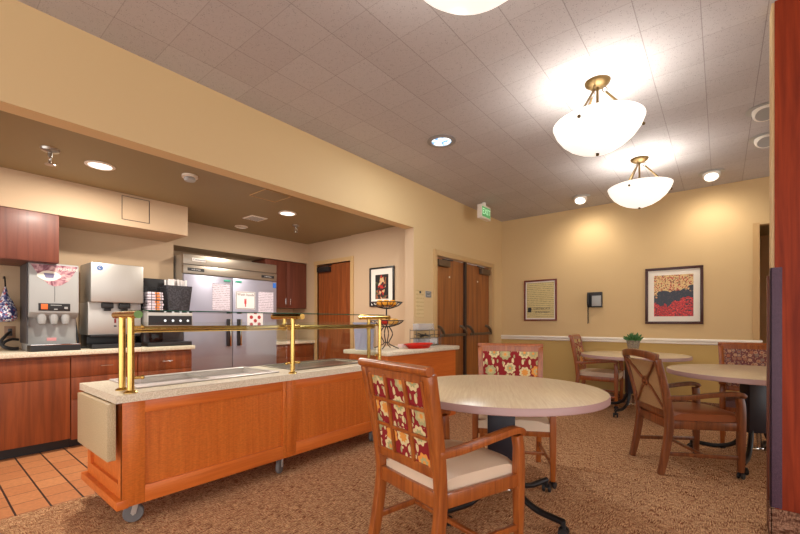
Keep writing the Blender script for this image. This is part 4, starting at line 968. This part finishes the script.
    if lattice:
        for x in (-.155/2, .155/2): quad(bm, x-.010, x+.010, zl, z1, -.008, .014)
        for k in (1, 2):
            z = zl+(z1-zl)*k/3; quad(bm, -wi-.008, wi+.008, z-.009, z+.009, -.008, .014, 2)
        for s in (-1, 1): quad(bm, s*(wi-.010)-.010, s*(wi-.010)+.010, zl, z1, -.008, .014)
        obj('lattice', softbev(bm, .002), woodm, t)
    if cross:
        for s in (-1, 1):
            pts = spline([(s*(wi+.01), back(z1)-.018, z1), (s*.10, back(.79)-.018, .79), (s*.03, back(.70)-.018, .715), (s*.10, back(.62)-.018, .635), (s*(wi+.01), back(zl)-.018, zl)], 6)
            sweep(bm, pts, (.010, .007), (0, 1, 0))
            pts = spline([(0+s*(wi+.01), back(z1)-.017, z1), (s*.07, back(.77)-.017, .76), (0, back(.715)-.017, .715), (-s*.07, back(.66)-.017, .67), (-s*(wi+.01), back(zl)-.017, zl)], 6)
            sweep(bm, pts, (.008, .007), (0, 1, 0))
        cpts = [(.035*math.cos(q), back(.715)-.02, .715+.035*math.sin(q)) for q in [2*PI*j/20 for j in range(20)]]; sweep(bm, cpts, (.007, .008), (0, 1, 0), 4, False, True)
        obj('cross_brace', softbev(bm, .002), woodm, t)
    # stretchers
    zs = .17
    for s in (-1, 1): obj('stretcher', softbev(sweep(B(), [(s*wr, yb-.03, zs), (s*wf, yf, zs-.01)], (.010, .015), (0, 0, 1)), .003), woodm, t)
    obj('cross_stretcher', softbev(sweep(B(), [(-(wr+wf)/2, 0, zs-.005), ((wr+wf)/2, 0, zs-.005)], (.014, .010), (0, 0, 1)), .003), woodm, t)
    return t
G = 'floral back dining chairs'
ch = make_chair('dining_chair', 'floral back armchair seen from behind at the near table, lattice over the fabric', FLORAL, CHAIRW, VINYL)
ch.location = (-1.13, 1.775, 0); ch.rotation_euler = (0, 0, -.252); ch['group'] = G
dup(ch, (-1.30, 3.02, 0), -2.69, 'floral back armchair facing us across the near table', G)
dup(ch, (-1.38, 6.34, 0), -1.514, 'small looking floral back armchair at far table, side on, below the wall phone', G)
cb = make_chair('dining_chair', 'armchair with brown leather seat and crossed brace over tan striped back', STRIPE, CHAIRW2, LEATHER, False, True, True)
cb.location = (-.235, 4.07, 0); cb.rotation_euler = (0, 0, -.98); cb.scale = (1, 1, .99)
ce = make_chair('dining_chair', 'armchair with muted tapestry fabric back behind the right table', TAPES, CHAIRW, plain('plum_vinyl', (120, 84, 84), .5), False, False, True)
ce.location = (.27, 5.12, 0); ce.rotation_euler = (0, 0, 3.2); ce.scale = (1, 1, .975)

# ------------------------------------------------------------------ light from the rest of the hall, camera
w = bpy.data.worlds.new('world'); bpy.context.scene.world = w; w.use_nodes = True
bg = w.node_tree.nodes['Background']; bg.inputs[0].default_value = (1, .975, .95, 1); bg.inputs[1].default_value = 1.75
cam = bpy.data.cameras.new('camera'); co = bpy.data.objects.new('camera', cam); COL.objects.link(co)
co.location = (0, 0, 1.2); co.rotation_euler = (PI/2, 0, math.atan(321/396)); cam.sensor_width = 36; cam.lens = 396*36/800; cam.shift_y = 55/800; cam.clip_start = .05
sc = bpy.context.scene; sc.camera = co
sc.view_settings.view_transform = 'Standard'; sc.view_settings.look = 'None'; sc.view_settings.gamma = 1; sc.view_settings.use_curve_mapping = False
sc.view_settings.exposure = 0.5
